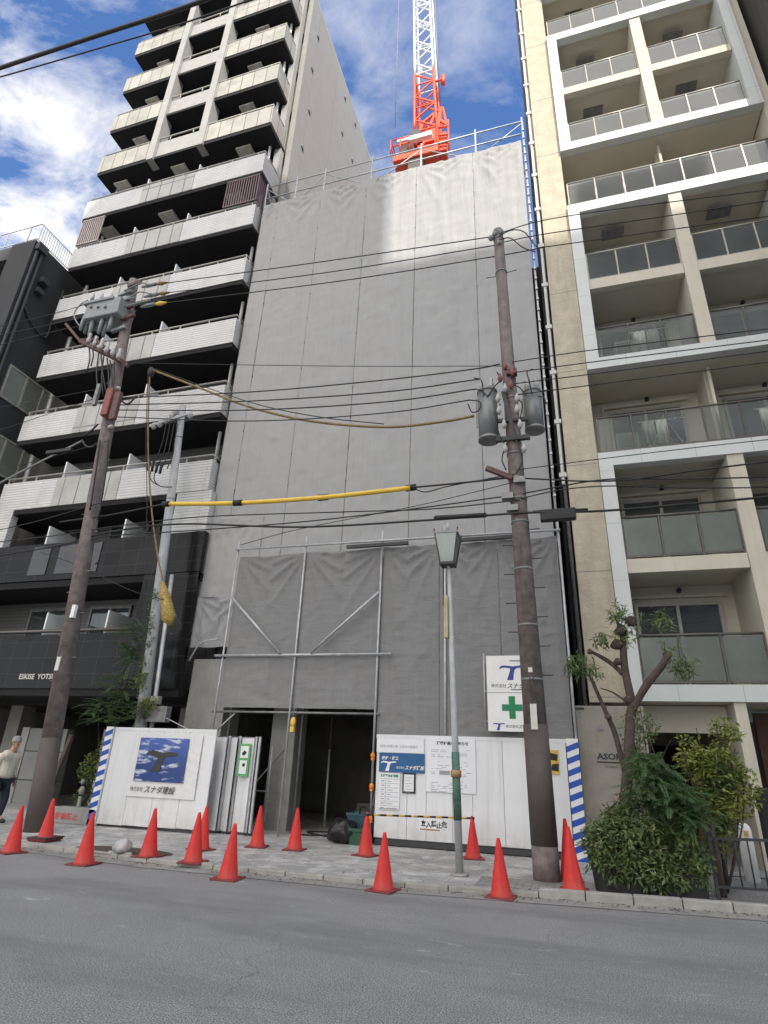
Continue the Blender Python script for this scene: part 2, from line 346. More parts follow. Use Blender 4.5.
def B(x0, x1, y0, y1, z0, z1, name, mt, parent=None, bevel=0): return MB().box(x0, x1, y0, y1, z0, z1).build(name, mt, parent, bevel)
def struct(o, label=None): o['kind'] = 'structure'; return o
def text(s, x, y, z, size, mt, parent, name='lettering', align='LEFT', shear=0, bold=0, xs=1.0, rotz=0):
    cu = bpy.data.curves.new('t', 'FONT'); cu.body = s; cu.size = size; cu.align_x = align; cu.shear = shear; cu.offset = bold; cu.resolution_u = 2
    t = bpy.data.objects.new('t', cu); COL.objects.link(t)
    dg = bpy.context.evaluated_depsgraph_get(); dg.update()
    me = bpy.data.meshes.new_from_object(t.evaluated_get(dg)); COL.objects.unlink(t); bpy.data.objects.remove(t); bpy.data.curves.remove(cu)
    off = wloc(parent) if parent else Vector((0, 0, 0)); cz, sz = math.cos(rotz), math.sin(rotz)
    for v in me.vertices:
        px, pz = v.co.x*xs, v.co.y; v.co = (x+px*cz-off.x, y+px*sz-off.y, z+pz-off.z)
    me.materials.clear(); me.materials.append(M[mt]); me.name = name
    o = bpy.data.objects.new(name, me); COL.objects.link(o); o.parent = parent; return o
def spline(pts, sub=6):
    pts = [Vector(p) for p in pts]
    if len(pts) < 3: return pts
    out = []; P_ = [pts[0]*2-pts[1]]+pts+[pts[-1]*2-pts[-2]]
    for i in range(1, len(P_)-2):
        a, b_, c, d = P_[i-1:i+3]
        for k in range(sub):
            t = k/sub; out.append(.5*((2*b_)+(c-a)*t+(2*a-5*b_+4*c-d)*t*t+(3*b_-3*c+d-a)*t**3))
    out.append(pts[-1]); return out

# ------------------------------------------------------------------ world and sun
SUN = Vector((.42, -.62, .66)).normalized()
w = bpy.data.worlds.new('World'); S.world = w; w.use_nodes = True; nt = w.node_tree; bg = nt.nodes['Background']
sky = nt.nodes.new('ShaderNodeTexSky'); sky.sky_type = 'NISHITA'; sky.sun_disc = False
sky.sun_elevation = math.asin(SUN.z); sky.sun_rotation = math.atan2(SUN.x, SUN.y); sky.air_density = 1.0; sky.dust_density = .6; sky.ozone_density = 2.2
tc = nt.nodes.new('ShaderNodeTexCoord'); sp = nt.nodes.new('ShaderNodeSeparateXYZ'); lnk(nt, tc.outputs['Generated'], sp.inputs[0])
zz = nd(nt, 'ShaderNodeMath', operation='MAXIMUM'); zz.inputs[1].default_value = .12; lnk(nt, sp.outputs[2], zz.inputs[0])
dx = nd(nt, 'ShaderNodeMath', operation='DIVIDE'); lnk(nt, sp.outputs[0], dx.inputs[0]); lnk(nt, zz.outputs[0], dx.inputs[1])
dy = nd(nt, 'ShaderNodeMath', operation='DIVIDE'); lnk(nt, sp.outputs[1], dy.inputs[0]); lnk(nt, zz.outputs[0], dy.inputs[1])
cb = nt.nodes.new('ShaderNodeCombineXYZ'); lnk(nt, dx.outputs[0], cb.inputs[0]); lnk(nt, dy.outputs[0], cb.inputs[1])
mp = nt.nodes.new('ShaderNodeMapping'); mp.inputs['Rotation'].default_value = (0, 0, .5); mp.inputs['Scale'].default_value = (1.0, 1.5, 1); mp.inputs['Location'].default_value = (2.3, .8, 0); lnk(nt, cb.outputs[0], mp.inputs[0])
big = noisef(nt, .95, 3, .5, mp.outputs[0], .38, .62)
n2 = noisef(nt, 3.6, 9, .62, mp.outputs[0], .40, .66, .35)
n3 = noisef(nt, 9, 6, .7, mp.outputs[0], .25, .75, .4)
# more cloud towards -X (left in the photograph)
lean = nd(nt, 'ShaderNodeMapRange'); lean.inputs[1].default_value = -.12; lean.inputs[2].default_value = -.75; lnk(nt, dx.outputs[0], lean.inputs[0])
s1 = nd(nt, 'ShaderNodeMath', operation='MULTIPLY_ADD'); lnk(nt, lean.outputs[0], s1.inputs[0]); s1.inputs[1].default_value = .9
b1 = nd(nt, 'ShaderNodeMath', operation='MULTIPLY'); lnk(nt, big, b1.inputs[0]); b1.inputs[1].default_value = .6; lnk(nt, b1.outputs[0], s1.inputs[2])
s2 = nd(nt, 'ShaderNodeMath', operation='MULTIPLY'); lnk(nt, s1.outputs[0], s2.inputs[0]); lnk(nt, n2, s2.inputs[1])
s3 = nd(nt, 'ShaderNodeMath', operation='MULTIPLY_ADD'); lnk(nt, n3, s3.inputs[0]); s3.inputs[1].default_value = .35; s3.inputs[2].default_value = .78
s4 = nd(nt, 'ShaderNodeMath', operation='MULTIPLY', use_clamp=True); lnk(nt, s2.outputs[0], s4.inputs[0]); lnk(nt, s3.outputs[0], s4.inputs[1])
# brighter, denser unseen clouds added behind the viewer, towards the sun, as fill light
dt = nd(nt, 'ShaderNodeVectorMath', operation='DOT_PRODUCT'); lnk(nt, tc.outputs['Generated'], dt.inputs[0]); dt.inputs[1].default_value = SUN
br_ = nd(nt, 'ShaderNodeMapRange'); br_.inputs[1].default_value = .30; br_.inputs[2].default_value = .85; lnk(nt, dt.outputs['Value'], br_.inputs[0])
ccol = mixcol(nt, br_.outputs[0], (3.2, 3.2, 3.2), (9.3, 9.0, 8.5))
cov = nd(nt, 'ShaderNodeMapRange'); cov.inputs[1].default_value = .10; cov.inputs[2].default_value = -.5; cov.inputs[4].default_value = .8; lnk(nt, sp.outputs[1], cov.inputs[0])
s5_ = nd(nt, 'ShaderNodeMath', operation='MAXIMUM'); lnk(nt, s4.outputs[0], s5_.inputs[0]); lnk(nt, cov.outputs[0], s5_.inputs[1])
mixc = mixcol(nt, s5_.outputs[0], mixcol(nt, 1.0, sky.outputs[0], (.34, .48, .66), 'MULTIPLY'), ccol)
lnk(nt, mixc, bg.inputs[0]); bg.inputs[1].default_value = .15
sl = bpy.data.lights.new('sun', 'SUN'); sl.energy = 2.0; sl.angle = math.radians(.5); sl.color = (1, .96, .89)
so = bpy.data.objects.new('sun', sl); COL.objects.link(so); so.rotation_euler = SUN.to_track_quat('Z', 'Y').to_euler(); so.location = (20, -30, 60)
vs = S.view_settings; vs.view_transform = 'Standard'; vs.look = 'None'; vs.exposure = 1.46; vs.use_white_balance = True; vs.white_balance_temperature = 6850; vs.white_balance_tint = 10; vs.gamma = 1
S.render.engine = 'CYCLES'

# ------------------------------------------------------------------ ground
SW = .06      # pavement level
kerb_pts = [(-60, 9.75), (-9.9, 9.47), (-6.4, 9.12), (-2.7, 9.18), (.2, 9.56), (2.2, 9.82), (12, 10.2), (60, 10.2)]
def ky(x):
    for (a, b_), (c, d) in zip(kerb_pts, kerb_pts[1:]):
        if a <= x <= c: return b_+(d-b_)*(x-a)/(c-a)
    return 9.75
g = MB().box(-1500, 1500, -1500, 1500, -.5, 0).build('road', 'asphalt'); struct(g)
xs = [-60+i*.5 for i in range(241)]
pv = MB()
for a, b_ in zip(xs, xs[1:]):
    pv.add([(a, ky(a)+.12, SW), (b_, ky(b_)+.12, SW), (b_, 60, SW), (a, 60, SW)], [(0, 1, 2, 3)])
struct(pv.build('pavement', 'pave'))
gu = MB()
for a, b_ in zip(xs, xs[1:]):
    gu.add([(a, ky(a)-.34, .006), (b_, ky(b_)-.34, .006), (b_, ky(b_)-.005, .012), (a, ky(a)-.005, .012)], [(0, 1, 2, 3)])
struct(gu.build('gutter', 'gutter'))
kb = MB(); x = -30.0; rnd = random.Random(3)
while x < 30:
    L = .6; hgt = .115 if (x > -.9 or x < -10.6) else .075
    y0, y1 = ky(x), ky(x+L-.012); jz = rnd.uniform(-.006, .006)
    vs8 = [(x, y0, -.01), (x+L-.012, y1, -.01), (x+L-.012, y1+.14, -.01), (x, y0+.14, -.01), (x, y0, hgt+jz), (x+L-.012, y1, hgt+jz), (x+L-.012, y1+.14, hgt+jz), (x, y0+.14, hgt+jz)]
    kb.add(vs8, [(0,3,2,1),(4,5,6,7),(0,1,5,4),(1,2,6,5),(2,3,7,6),(3,0,4,7)]); x += L
struct(kb.build('kerb', 'kerb', None, .012))
# raised planting strip edge and setts beside the pole
st = MB(); st.quad((-1.5, 9.62, SW+.004), (.0, 9.75, SW+.004), (.0, 10.6, SW+.004), (-1.5, 10.45, SW+.004)); struct(st.build('paving_setts', 'setts'))
# parking line by the right entrance
pl = MB().quad((1.5, 12.75, SW+.004), (6.5, 12.75, SW+.004), (6.5, 12.87, SW+.004), (1.5, 12.87, SW+.004)); struct(pl.build('road_marking', 'white'))
dk = MB().quad((1.75, 10.35, SW+.004), (7.0, 10.6, SW+.004), (7.0, 16.0, SW+.004), (1.75, 16.0, SW+.004)); struct(dk.build('parking_bay', 'asphalt'))
# tree pit with soil
tp = MB(); n = 28; cx_, cy_ = gp(118, 852, SW)[:2]
tp.add([(cx_+.95*math.cos(2*math.pi*k/n), cy_+.12+.42*math.sin(2*math.pi*k/n), SW+.005) for k in range(n)], [tuple(range(n))]); struct(tp.build('tree_pit', 'soil'))

# ------------------------------------------------------------------ left apartment tower
FY = 13.6
tw = thing('apartment_tower', 'tall white and cream tiled apartment tower with dark deep balconies behind the left utility pole', 'building', (-14.5, 18, 0))
TOP = [36.6, 33.5, 30.45, 27.45, 24.45, 21.5, 18.7, 15.85, 13.05, 10.25]
XL = [-19.15, -19.1, -19.05, -18.95, -18.9, -18.75, -18.6, -18.45, -18.35, -18.25]
XR = [-10.1, -10.12, -10.1, -10.03, -10.03, -10.05, -10.03, -10.0, -9.98, -9.95]
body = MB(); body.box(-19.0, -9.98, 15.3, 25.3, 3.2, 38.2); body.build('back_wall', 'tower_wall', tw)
B(-9.98, -9.72, 14.95, 25.45, 0, 38.3, 'side_wall', 'side_wall', tw)
B(-19.25, -19.02, 14.95, 25.4, 0, 38.3, 'side_wall', 'side_wall', tw)
B(-19.25, -9.72, 14.9, 25.45, 38.32, 38.6, 'roof_slab', 'plain_grey', tw)
h_ = MB()
for (px, py) in [(318,37),(312,69),(309,111),(302,147),(345,98),(342,133),(355,124),(352,160)]:
    r = _ray(px, py); t = -9.72/r.x; y, z = r.y*t, r.z*t+CH
    h_.tube([(-9.73, y, z), (-9.66, y, z)], .13, 8)
h_.build('vent_cap', 'galv_dark', tw)
def parapet(x0, x1, T, mt, y=FY, hh=1.05, ret=(0, 0)):
    mbp = MB().box(x0, x1, y, y+.14, T-1.25, T-1.25+hh)
    if ret[0]: mbp.box(x0, x0+.14, y+.14, 14.9, T-1.25, T-1.25+hh)
    if ret[1]: mbp.box(x1-.14, x1, y+.14, 14.9, T-1.25, T-1.25+hh)
    return mbp.build('parapet', mt, tw)
winproto = None
for i, T in enumerate(TOP):
    xl, xr = XL[i], XR[i]
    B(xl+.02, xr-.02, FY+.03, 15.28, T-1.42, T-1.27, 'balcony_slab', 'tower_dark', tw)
    if i <= 3:
        parapet(xl, -16.2, T, 'panel_cream', ret=(1, 0)); parapet(-15.84, -13.62, T, 'plain_grey', FY+.1); parapet(-13.28, xr, T, 'panel_cream', ret=(0, 1))
    else:
        parapet(xl, -15.93, T, 'tile_white', ret=(1, 0)); parapet(-15.92, -13.31, T, 'panel_grey', FY-.01); parapet(-13.3, xr, T, 'tile_white', ret=(0, 1))
        for fx in (-15.93, -13.32):
            B(fx-.02, fx+.03, FY+.16, 14.9, T-1.25, T+.5, 'partition_screen', 'white', tw)
    rl = MB(); y = FY+.07
    rl.tube([(xl+.05, 14.9, T), (xl+.05, y, T), (xr-.05, y, T), (xr-.05, 14.9, T)], .032, 6)
    xx = xl+.1
    while xx < xr: rl.bar((xx, y, T-.22), (xx, y, T), .035); xx += 1.2
    rl.build('handrail', 'rail_grey', tw)
    # soffit hatch lights above each bay
    for hx in (-18.0, -14.9, -11.6) if i > 3 else (-17.7, -11.9):
        B(hx-.36, hx+.36, 14.1, 14.75, T+1.44, T+1.52, 'soffit_hatch', 'hatch', tw)
    # windows on back wall
    for k, wx in enumerate((-17.6, -14.6, -11.7)):
        wf = MB(); wf.box(wx-.95, wx+.95, 15.22, 15.29, T-1.2, T-1.12); wf.box(wx-.95, wx+.95, 15.22, 15.29, T+.85, T+.93); 
        for fx in (-.95, -.03, .87): wf.box(wx+fx, wx+fx+.07, 15.215, 15.29, T-1.2, T+.93)
        wo = wf.build('window', 'galv_dark', tw)
        B(wx-.9, wx+.9, 15.25, 15.265, T-1.12, T+.85, 'pane', 'winglass', wo)
for px_ in (-16.19, -13.62):
    B(px_, px_+.34, FY-.06, FY+.5, 26.0, 38.5, 'pier', 'plain_grey', tw)
MB().box(-10.35, -10.05, 14.65, 14.93, 9, 38.3).build('end_column', 'plain_grey', tw)
dpp = MB(); dpp.tube([(-10.5, 14.5, 8.5), (-10.5, 14.5, 38.2)], .06, 8); dpp.tube([(-18.5, 14.5, 8.5), (-18.5, 14.5, 38.2)], .06, 8); dpp.build('drainpipe', 'white', tw)
def louvre(x0, x1, z0, z1, mt, side=None):
    lm = MB(); x = x0
    while x <= x1+.001: lm.box(x-.02, x+.02, FY+.0, FY+.05, z0, z1); x += .11
    if side is not None:
        y = FY+.1
        while y < 14.8: lm.box(side-.02, side+.02, y-.02, y+.02, z0, z1); y += .11
    lm.box(x0, x1, FY-.01, FY+.06, z0, z0+.05); lm.box(x0, x1, FY-.01, FY+.06, z1-.05, z1); return lm.build('louvre_screen', mt, tw)
louvre(-11.55, -10.1, 21.55, 23.02, 'louvre', -10.1); louvre(-18.75, -17.6, 21.55, 23.02, 'louvre_w', -18.75)
# white tiled legs of the lowest white storey, dark storeys below
B(-19.2, -17.45, FY, FY+.25, 7.66, 9.0, 'tiled_pier', 'tile_white', tw); B(-11.0, -9.78, FY, FY+.25, 7.66, 8.98, 'tiled_pier', 'tile_white', tw)
def dwall(z0, z1, name='dark_fascia'):
    return MB().box(-23, -9.75, FY-.02, FY+.13, z0, z1).build(name, 'fascia_dark', tw)
dwall(6.42, 7.64); dwall(3.2, 4.72)
B(-11.6, -9.76, FY+.01, FY+.12, 4.73, 6.41, 'dark_wall', 'fascia_dark', tw)
for z in (6.2, 3.0): B(-23, -9.76, FY+.02, 15.28, z, z+.2, 'balcony_slab', 'tower_dark', tw)
MB().tube([(-23, FY+.05, 4.84), (-11.6, FY+.05, 4.84)], .05, 6).build('handrail', 'rail_dark', tw)
for fx, z in ((-15.0, 4.72), (-12.75, 4.72), (-15.9, 7.64), (-12.9, 7.64)):
    B(fx, fx+.05, FY+.18, 14.9, z-1, z+.72, 'partition_screen', 'white', tw)
for k, (wx, T) in enumerate(((-16.5, 5.4), (-14.0, 5.4), (-12.0, 5.4), (-16.5, 8.3), (-14.0, 8.3), (-12.0, 8.3))):
    wf = MB(); wf.box(wx-.8, wx+.8, 15.21, 15.29, T-1.2, T-1.1); wf.box(wx-.8, wx+.8, 15.21, 15.29, T+.5, T+.58)
    for fx in (-.8, -.03, .73): wf.box(wx+fx, wx+fx+.07, 15.205, 15.29, T-1.2, T+.58)
    wo = wf.build('window', 'galv_dark', tw); B(wx-.75, wx+.75, 15.24, 15.255, T-1.1, T+.5, 'pane', 'winglass', wo)
gz = M['fascia_dark'].copy(); gz.name = 'polished_dark_panel'; gz.node_tree.nodes['Principled BSDF'].inputs['Roughness'].default_value = .035; gz.node_tree.nodes['Principled BSDF'].inputs['Specular IOR Level'].default_value = 1.0
B(-14.95, -13.35, 13.56, 13.578, 6.6, 7.55, 'polished_panel', gz, tw); B(-16.0, -15.3, 13.56, 13.578, 6.6, 7.55, 'polished_panel', gz, tw)
text('ESKISE  YOTSUBASHI', at(19, 676, 13.55).x, 13.555, 3.45, .20, 'ac', tw, 'lettering', xs=1.0, bold=.004)
# ground floor void
B(-23, -9.8, 21.6, 21.8, 0, 3, 'entrance_back_wall', 'void', tw); B(-23, -9.8, 15.3, 21.6, 2.9, 3.0, 'entrance_ceiling', 'void', tw)
for xa, xb in ((-15.75, -14.35), (-12.75, -11.3)):
    o = B(xa, xb, 15.0, 15.25, SW, 2.2, 'entrance_wall', tilemat('entrance_slab_%d' % int(-xa), (.20, .205, .20), (.04, .04, .04), 3, .78, .6, 0, .018, .05, .4) , tw)
    B(xa-.27, xa-.01, 14.97, 15.5, SW, 2.22, 'entrance_pillar', 'concrete', tw)
for cx__ in (-17.4, -11.0): B(cx__, cx__+.5, 15.6, 16.1, 0, 3.0, 'column', 'concrete_dark', tw)
B(-19.2, -9.95, 13.55, 14.89, 38.25, 38.45, 'balcony_slab', 'tower_dark', tw)
# roof plant
B(-17, -13, 19, 23, 38.6, 40.8, 'roof_house', 'plain_grey', tw)

# ------------------------------------------------------------------ dark building on far left
dbd = thing('charcoal_building', 'charcoal grey building with rooftop railing at the far left edge', 'building', (-22, 16, 0))
DX = -19.3; DY = 12.35; DZ = 20.7
B(-32, DX, DY+2.0, 26, 0, DZ, 'wall', 'charcoal', dbd)
B(-20.55, DX-.002, DY, DY+2.0, 0, DZ-.002, 'corner_wall', 'charcoal', dbd)
for z in (20.0, 17.0, 14.0, 11.0, 8.0, 5.0):
    B(-32, -20.56, DY+.03, DY+2, z, z+.68 if z < 20 else DZ-.01, 'balcony_slab', 'charcoal2', dbd)
    if z < 20:
        rr = MB(); rr.tube([(-32, DY+.1, z+1.5), (-20.6, DY+.1, z+1.5)], .03, 6)
        for k in range(60): rr.box(-20.7-k*.18, -20.68-k*.18, DY+.09, DY+.11, z+.68, z+1.5)
        rr.build('handrail', 'rail_grey', dbd)
        B(-23.5, -21, DY+1.93, DY+1.99, z+.7, z+2.5, 'window', 'paleglass', dbd)
def side_window(y0, y1, z0, z1, n):
    f = MB(); x = DX+.0
    f.box(x, x+.05, y0, y1, z0, z0+.07); f.box(x, x+.05, y0, y1, z1-.07, z1)
    for k in range(n+1):
        yy = y0+(y1-y0-.07)*k/n; f.box(x, x+.055, yy, yy+.07, z0, z1)
    wo = f.build('window', 'rail_grey', dbd); B(x+.005, x+.02, y0+.05, y1-.05, z0+.05, z1-.05, 'pane', 'paleglass', wo)
for z in (16.4+1.45, 13.55, 10.75, 7.8): 
    if z < 15: side_window(13.05, 16.3, z, z+1.45, 4)
side_window(12.9, 16.3, 4.9, 6.3, 4)
pp = MB()
for yy in (12.5, 12.72):
    pp.tube([(DX+.08, yy, 1), (DX+.08, yy, DZ-.5)], .06, 8)
pp.box(DX+.0, DX+.22, 12.4, 12.85, DZ-.45, DZ-.1); pp.build('drainpipe', 'charcoal2', dbd)
p2 = MB(); p2.tube(spline([(DX+.06, 12.75, 17.6), (DX+.06, 13.2, 17.2), (DX+.06, 14.0, 17.0), (DX+.06, 14.05, 18.0), (DX+.06, 14.1, 19.6)], 4), .04, 6); p2.box(DX+.01, DX+.3, 12.95, 13.3, 19.0, 19.25); p2.box(DX+.01, DX+.22, 12.95, 13.25, 18.5, 18.7); p2.build('vent_hood', 'charcoal2', dbd)
rr = MB()
for z in (DZ+.95, DZ+.12): rr.tube([(-32, DY+.05, z), (DX-.05, DY+.05, z), (DX-.05, 20, z)], .025, 6)
for k in range(70): rr.box(DX-.06, DX-.04, DY+.1+k*.11, DY+.12+k*.11, DZ+.12, DZ+.95)
for k in range(9): rr.box(-19.9-k*1.2, -19.87-k*1.2, DY+.03, DY+.06, DZ, DZ+.95)
rr.build('roof_railing', 'galv', dbd)

# ------------------------------------------------------------------ right apartment building
rb = thing('beige_apartment_building', 'cream apartment building with white framed double balconies and glass railings on the right', 'building', (4.2, 18, 0))
RY = 14.0; SL = [29.9, 26.98, 23.78, 20.85, 17.95, 14.8, 11.97, 9.05, 6.2, 3.35]
RX0, RX1, PX0, PX1 = 1.2, 7.15, 4.05, 4.4
B(.42, 1.19, RY, 24, 3.0, 36, 'end_wall', 'stucco', rb)
B(.42, .90, RY+.3, 24, 0, 2.99, 'end_wall', 'lowbeige', rb)
B(1.2, 7.4, 15.7, 24, 3.3, 36, 'back_wall', 'soffit', rb)
B(7.16, 7.45, RY+.05, 24, 0, 36, 'party_wall', 'cream', rb)
def railing(x0, x1, z, y, n, glass, parent=rb):
    f = MB(); f.tube([(x0, y, z+1.08), (x1, y, z+1.08)], .03, 6); f.box(x0, x1, y-.02, y+.02, z+.05, z+.09)
    for k in range(n+1):
        xx = x0+(x1-x0)*k/n; f.box(xx-.018, xx+.018, y-.022, y+.022, z, z+1.06)
    fo = f.build('railing', 'rail_grey' if z > 12 else 'rail_dark', parent)
    for k in range(n):
        xa = x0+(x1-x0)*k/n+.03; xb = x0+(x1-x0)*(k+1)/n-.03; B(xa, xb, y-.006, y+.006, z+.1, z+1.03, 'glass_panel', glass, fo)
wr = random.Random(11)
for i, z in enumerate(SL):
    framed = i in (2, 3, 5, 6, 8, 9); top_of_frame = i in (1, 4, 7)
    glass = 'clearglass' if z > 8.9 else 'frostglass'
    # floor slab
    B(RX0+.02, RX1-.02, RY+.18, 15.69, z-.22, z, 'floor_slab', 'soffit', rb)
    if i in (2, 5, 8):      # intermediate beige fascia
        for xa, xb in ((RX0+.34, PX0-.01), (PX1+.01, RX1-.34)): B(xa, xb, RY-.04, RY+.17, z-.34, z-.002, 'fascia', 'cream', rb)
    if framed:
        for xa, xb in ((RX0+.36, PX0-.02), (PX1+.03, RX1-.36)):
            railing(xa, xb, z, RY+.04, 3, glass)
    else:
        railing(RX0+.08, RX1-.05, z, RY+.02, 7 if i != 4 else 7, glass)
        B(4.17, 4.27, RY+.75, 15.69, z, z+2.7, 'partition_wall', 'cream', rb)
        MB().tube([(4.22, RY+.45, z), (4.22, RY+.45, z+2.5)], .045, 8).build('drainpipe', 'cream', rb)
    # windows behind
    for wx in (2.75, 5.75):
        wz = z+.12; hw = .98
        f = MB(); f.box(wx-hw, wx+hw, 15.6, 15.69, wz, wz+.07); f.box(wx-hw, wx+hw, 15.6, 15.69, wz+2.0, wz+2.08)
        for fx in (-hw, -.035, hw-.07): f.box(wx+fx, wx+fx+.07, 15.595, 15.69, wz, wz+2.08)
        wo = f.build('window', 'rail_grey', rb)
        B(wx-hw+.05, wx+hw-.05, 15.65, 15.66, wz+.05, wz+2.02, 'pane', 'winglass', wo)
        if wr.random() < .75:
            cu = MB(); a = wx-hw+.08; e_ = wx+(hw if wr.random() < .5 else -.1)-.08; nseg = 30
            for k in range(nseg+1):
                xx = a+(e_-a)*k/nseg; yy = 15.675+.008*math.sin(k*2.1)
                cu.v += [(xx, yy, wz+.05), (xx, yy, wz+1.98)]
                if k: q = 2*k; cu.f.append([q-2, q, q+1, q-1]); cu.sm.append(True)
            cu.build('curtain', 'curtain_w' if wr.random() < .4 else 'curtain', wo)
        su = MB(); su.box(wx-hw-.16, wx+hw+.16, 15.58, 15.69, wz+2.2, wz+2.28); su.box(wx-hw-.16, wx-hw-.1, 15.58, 15.69, wz, wz+2.2); su.build('window_surround', 'cream', rb)
        MB().tube([(wx+.1, 15.6, z+2.52), (wx+.1, 15.7, z+2.52)], .06, 10).build('wall_vent', 'dark_metal', rb)
    for hx in (2.55, 5.6) if z < 24 else (2.4,):
        B(hx-.33, hx+.33, 14.75, 15.15, z+2.665, z+2.72, 'soffit_hatch', 'galv_dark' if z < 24 else 'rail_dark', rb)
# white double-storey frames
for zt, zb in ((26.97, 20.5), (17.94, 11.63), (9.04, 3.02)):
    fr = MB(); fr.box(RX0, RX0+.33, RY-.1, 15.5, zb+.34, zt-.38); fr.box(RX1-.33, RX1, RY-.1, 15.5, zb+.34, zt-.38)
    fr.box(RX0, RX1, RY-.1, RY+.17, zt-.38, zt); fr.box(RX0, RX1, RY-.1, RY+.17, zb, zb+.34); fr.build('balcony_frame', 'whiteframe', rb)
    B(PX0, PX1, RY-.06, 15.69, zb+.342, zt-.382, 'pier', 'cream', rb)
    B(RX0+.02, RX1-.02, RY+.18, 15.69, zb+.0, zb+.12, 'soffit', 'soffit', rb)
for z in (29.9,): B(RX0, RX1, RY-.1, RY+.17, z-.35, z-.003, 'fascia', 'whiteframe', rb)
sj = MB()
for z in [q-.25 for q in SL]: sj.box(.418, 1.192, RY-.004, RY+.01, z, z+.015)
sj.build('wall_joint', 'galv_dark', rb)
# ground floor recess
B(1.0, 7.16, 18.6, 18.8, SW, 3.0, 'entrance_back_wall', 'lowbeige', rb); B(.91, 1.15, RY+.35, 18.6, SW, 3.0, 'entrance_side_wall', 'lowbeige', rb)
B(3.2, 3.42, RY-.05, 18.6, SW, 3.015, 'entrance_pier', 'cream', rb)
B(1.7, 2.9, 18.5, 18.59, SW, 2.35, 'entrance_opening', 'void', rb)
B(1.16, 3.19, 14.6, 14.75, 2.45, 3.0, 'entrance_lintel', 'soffit', rb)
dr = B(3.9, 5.6, 15.5, 15.6, SW, 2.95, 'door_surround', 'wood_brown', rb); dd = MB().box(4.15, 5.35, 15.42, 15.49, SW+.02, 2.4); dd.build('door', 'wood_brown', rb)
B(4.3, 5.2, 15.40, 15.415, 1.3, 2.2, 'door_pane', 'winglass', rb)
# tall pipes on the narrow gap side
gpb = MB()
gpb.tube([(.33, 14.05, .5), (.33, 14.05, 36)], .045, 8); gpb.build('drainpipe', 'galv_dark', rb)
gp2 = MB(); gp2.tube([(.24, 14.3, .5), (.24, 14.3, 36)], .06, 8); 
gp2.build('drainpipe', 'charcoal2', rb)
# ragged pale ladder-like duct running up the corner
lad = MB(); lad.box(.27, .34, 13.98, 14.04, 8.3, 36)
for k in range(18): lad.box(.22, .40, 13.96, 14.06, 8.5+k*1.6, 8.62+k*1.6)
lad.build('cable_rack', 'ac', rb)

B(-.09, .41, 19.0, 19.3, 0, 20.8, 'gap_wall', 'void', rb)
# neighbour beyond, dark brown
nb = thing('dark_brown_building', 'dark brown clad building just showing at the upper right corner', 'building', (12, 16, 0))
B(7.6, 17, 12.6, 24, 3.2, 45, 'wall', 'brownblk', nb); B(7.7, 16.9, 13.0, 23.9, 0, 3.19, 'ground_floor_wall', 'charcoal', nb)
for k in range(12): 
    for wx in (9.2, 12.2, 15.0):
        o = B(wx-.7, wx+.7, 12.56, 12.6, 4.5+k*3, 6.2+k*3, 'window', 'galv_dark', nb); B(wx-.65, wx+.65, 12.54, 12.556, 4.55+k*3, 6.15+k*3, 'pane', 'winglass', o)

# ------------------------------------------------------------------ laundry and units on the balconies
def rack(x, y, z, k, label, group=None):
    t = thing('laundry_rack', label, 'laundry rack', (x, y, z))
    f = MB(); f.tube([(x-.4, y, z), (x, y, z+1.0), (x+.4, y, z)], .012, 6); f.tube([(x-.4, y+.4, z), (x, y+.4, z+1.0), (x+.4, y+.4, z)], .012, 6); f.tube([(x-.6, y+.2, z+1.0), (x+.6, y+.2, z+1.0)], .012, 6); f.build('frame', 'white', t)
    for j, mt in enumerate(k):
        cl = MB(); a = x-.5+j*.34; n_ = 8
        for q in range(n_+1):
            xx = a+.3*q/n_; yy = y+.2+.03*math.sin(q*1.7+j)
            cl.v += [(xx, yy, z+1.0), (xx, yy+.04*math.sin(q*2.3), z+.28+.1*((j*7+q) % 3)/3)]
            if q: w_ = 2*q; cl.f.append([w_-2, w_, w_+1, w_-1]); cl.sm.append(True)
        cl.build('garment', mt, t, solid=.006)
rack(2.6, 14.16, 17.95, ['cloth_white', 'curtain', 'cloth_white'], 'white bedding and frames behind the balcony glass just above the second white frame')
rack(3.6, 14.16, 17.95, ['cloth_white', 'cloth_white', 'curtain'], 'second set of white bedding hung right of the first behind the unframed balcony glass')
rack(3.05, 14.16, 11.99+.01, ['cloth_white', 'curtain'], 'white laundry hung behind left balcony glass one floor below the second framed pair')
rack(2.4, 14.16, 20.87, ['curtain'], 'thin folding laundry rack behind the upper left framed balcony glass')
rack(5.2, 14.16, 20.87, ['cloth_white'], 'white laundry behind the right glass bay of the upper white frame')
rack(6.2, 14.16, 14.82, ['cloth_red', 'cloth_red', 'cloth_red'], 'red and pink clothes hung on the right balcony in the middle white frame')
rack(2.9, 14.16, 9.07, ['curtain', 'cloth_white', 'cloth_blue'], 'grey and dark blue clothes drying on the wide balcony above the lowest white frame')
rack(5.6, 14.16, 9.07, ['cloth_white', 'cloth_white'], 'white cloth hanging at the right end of the wide balcony above the lowest frame')
def acunit(x, y, z, label):
    t = thing('air_conditioner', label, 'air conditioner', (x, y, z))
    MB().box(x, x+.55, y, y+.28, z+.05, z+.6).build('casing', 'ac', t, .015)
    f = MB()
    for k in range(7): f.box(x+.05, x+.4, y-.012, y-.002, z+.12+k*.06, z+.14+k*.06)
    f.build('grille', 'galv_dark', t)
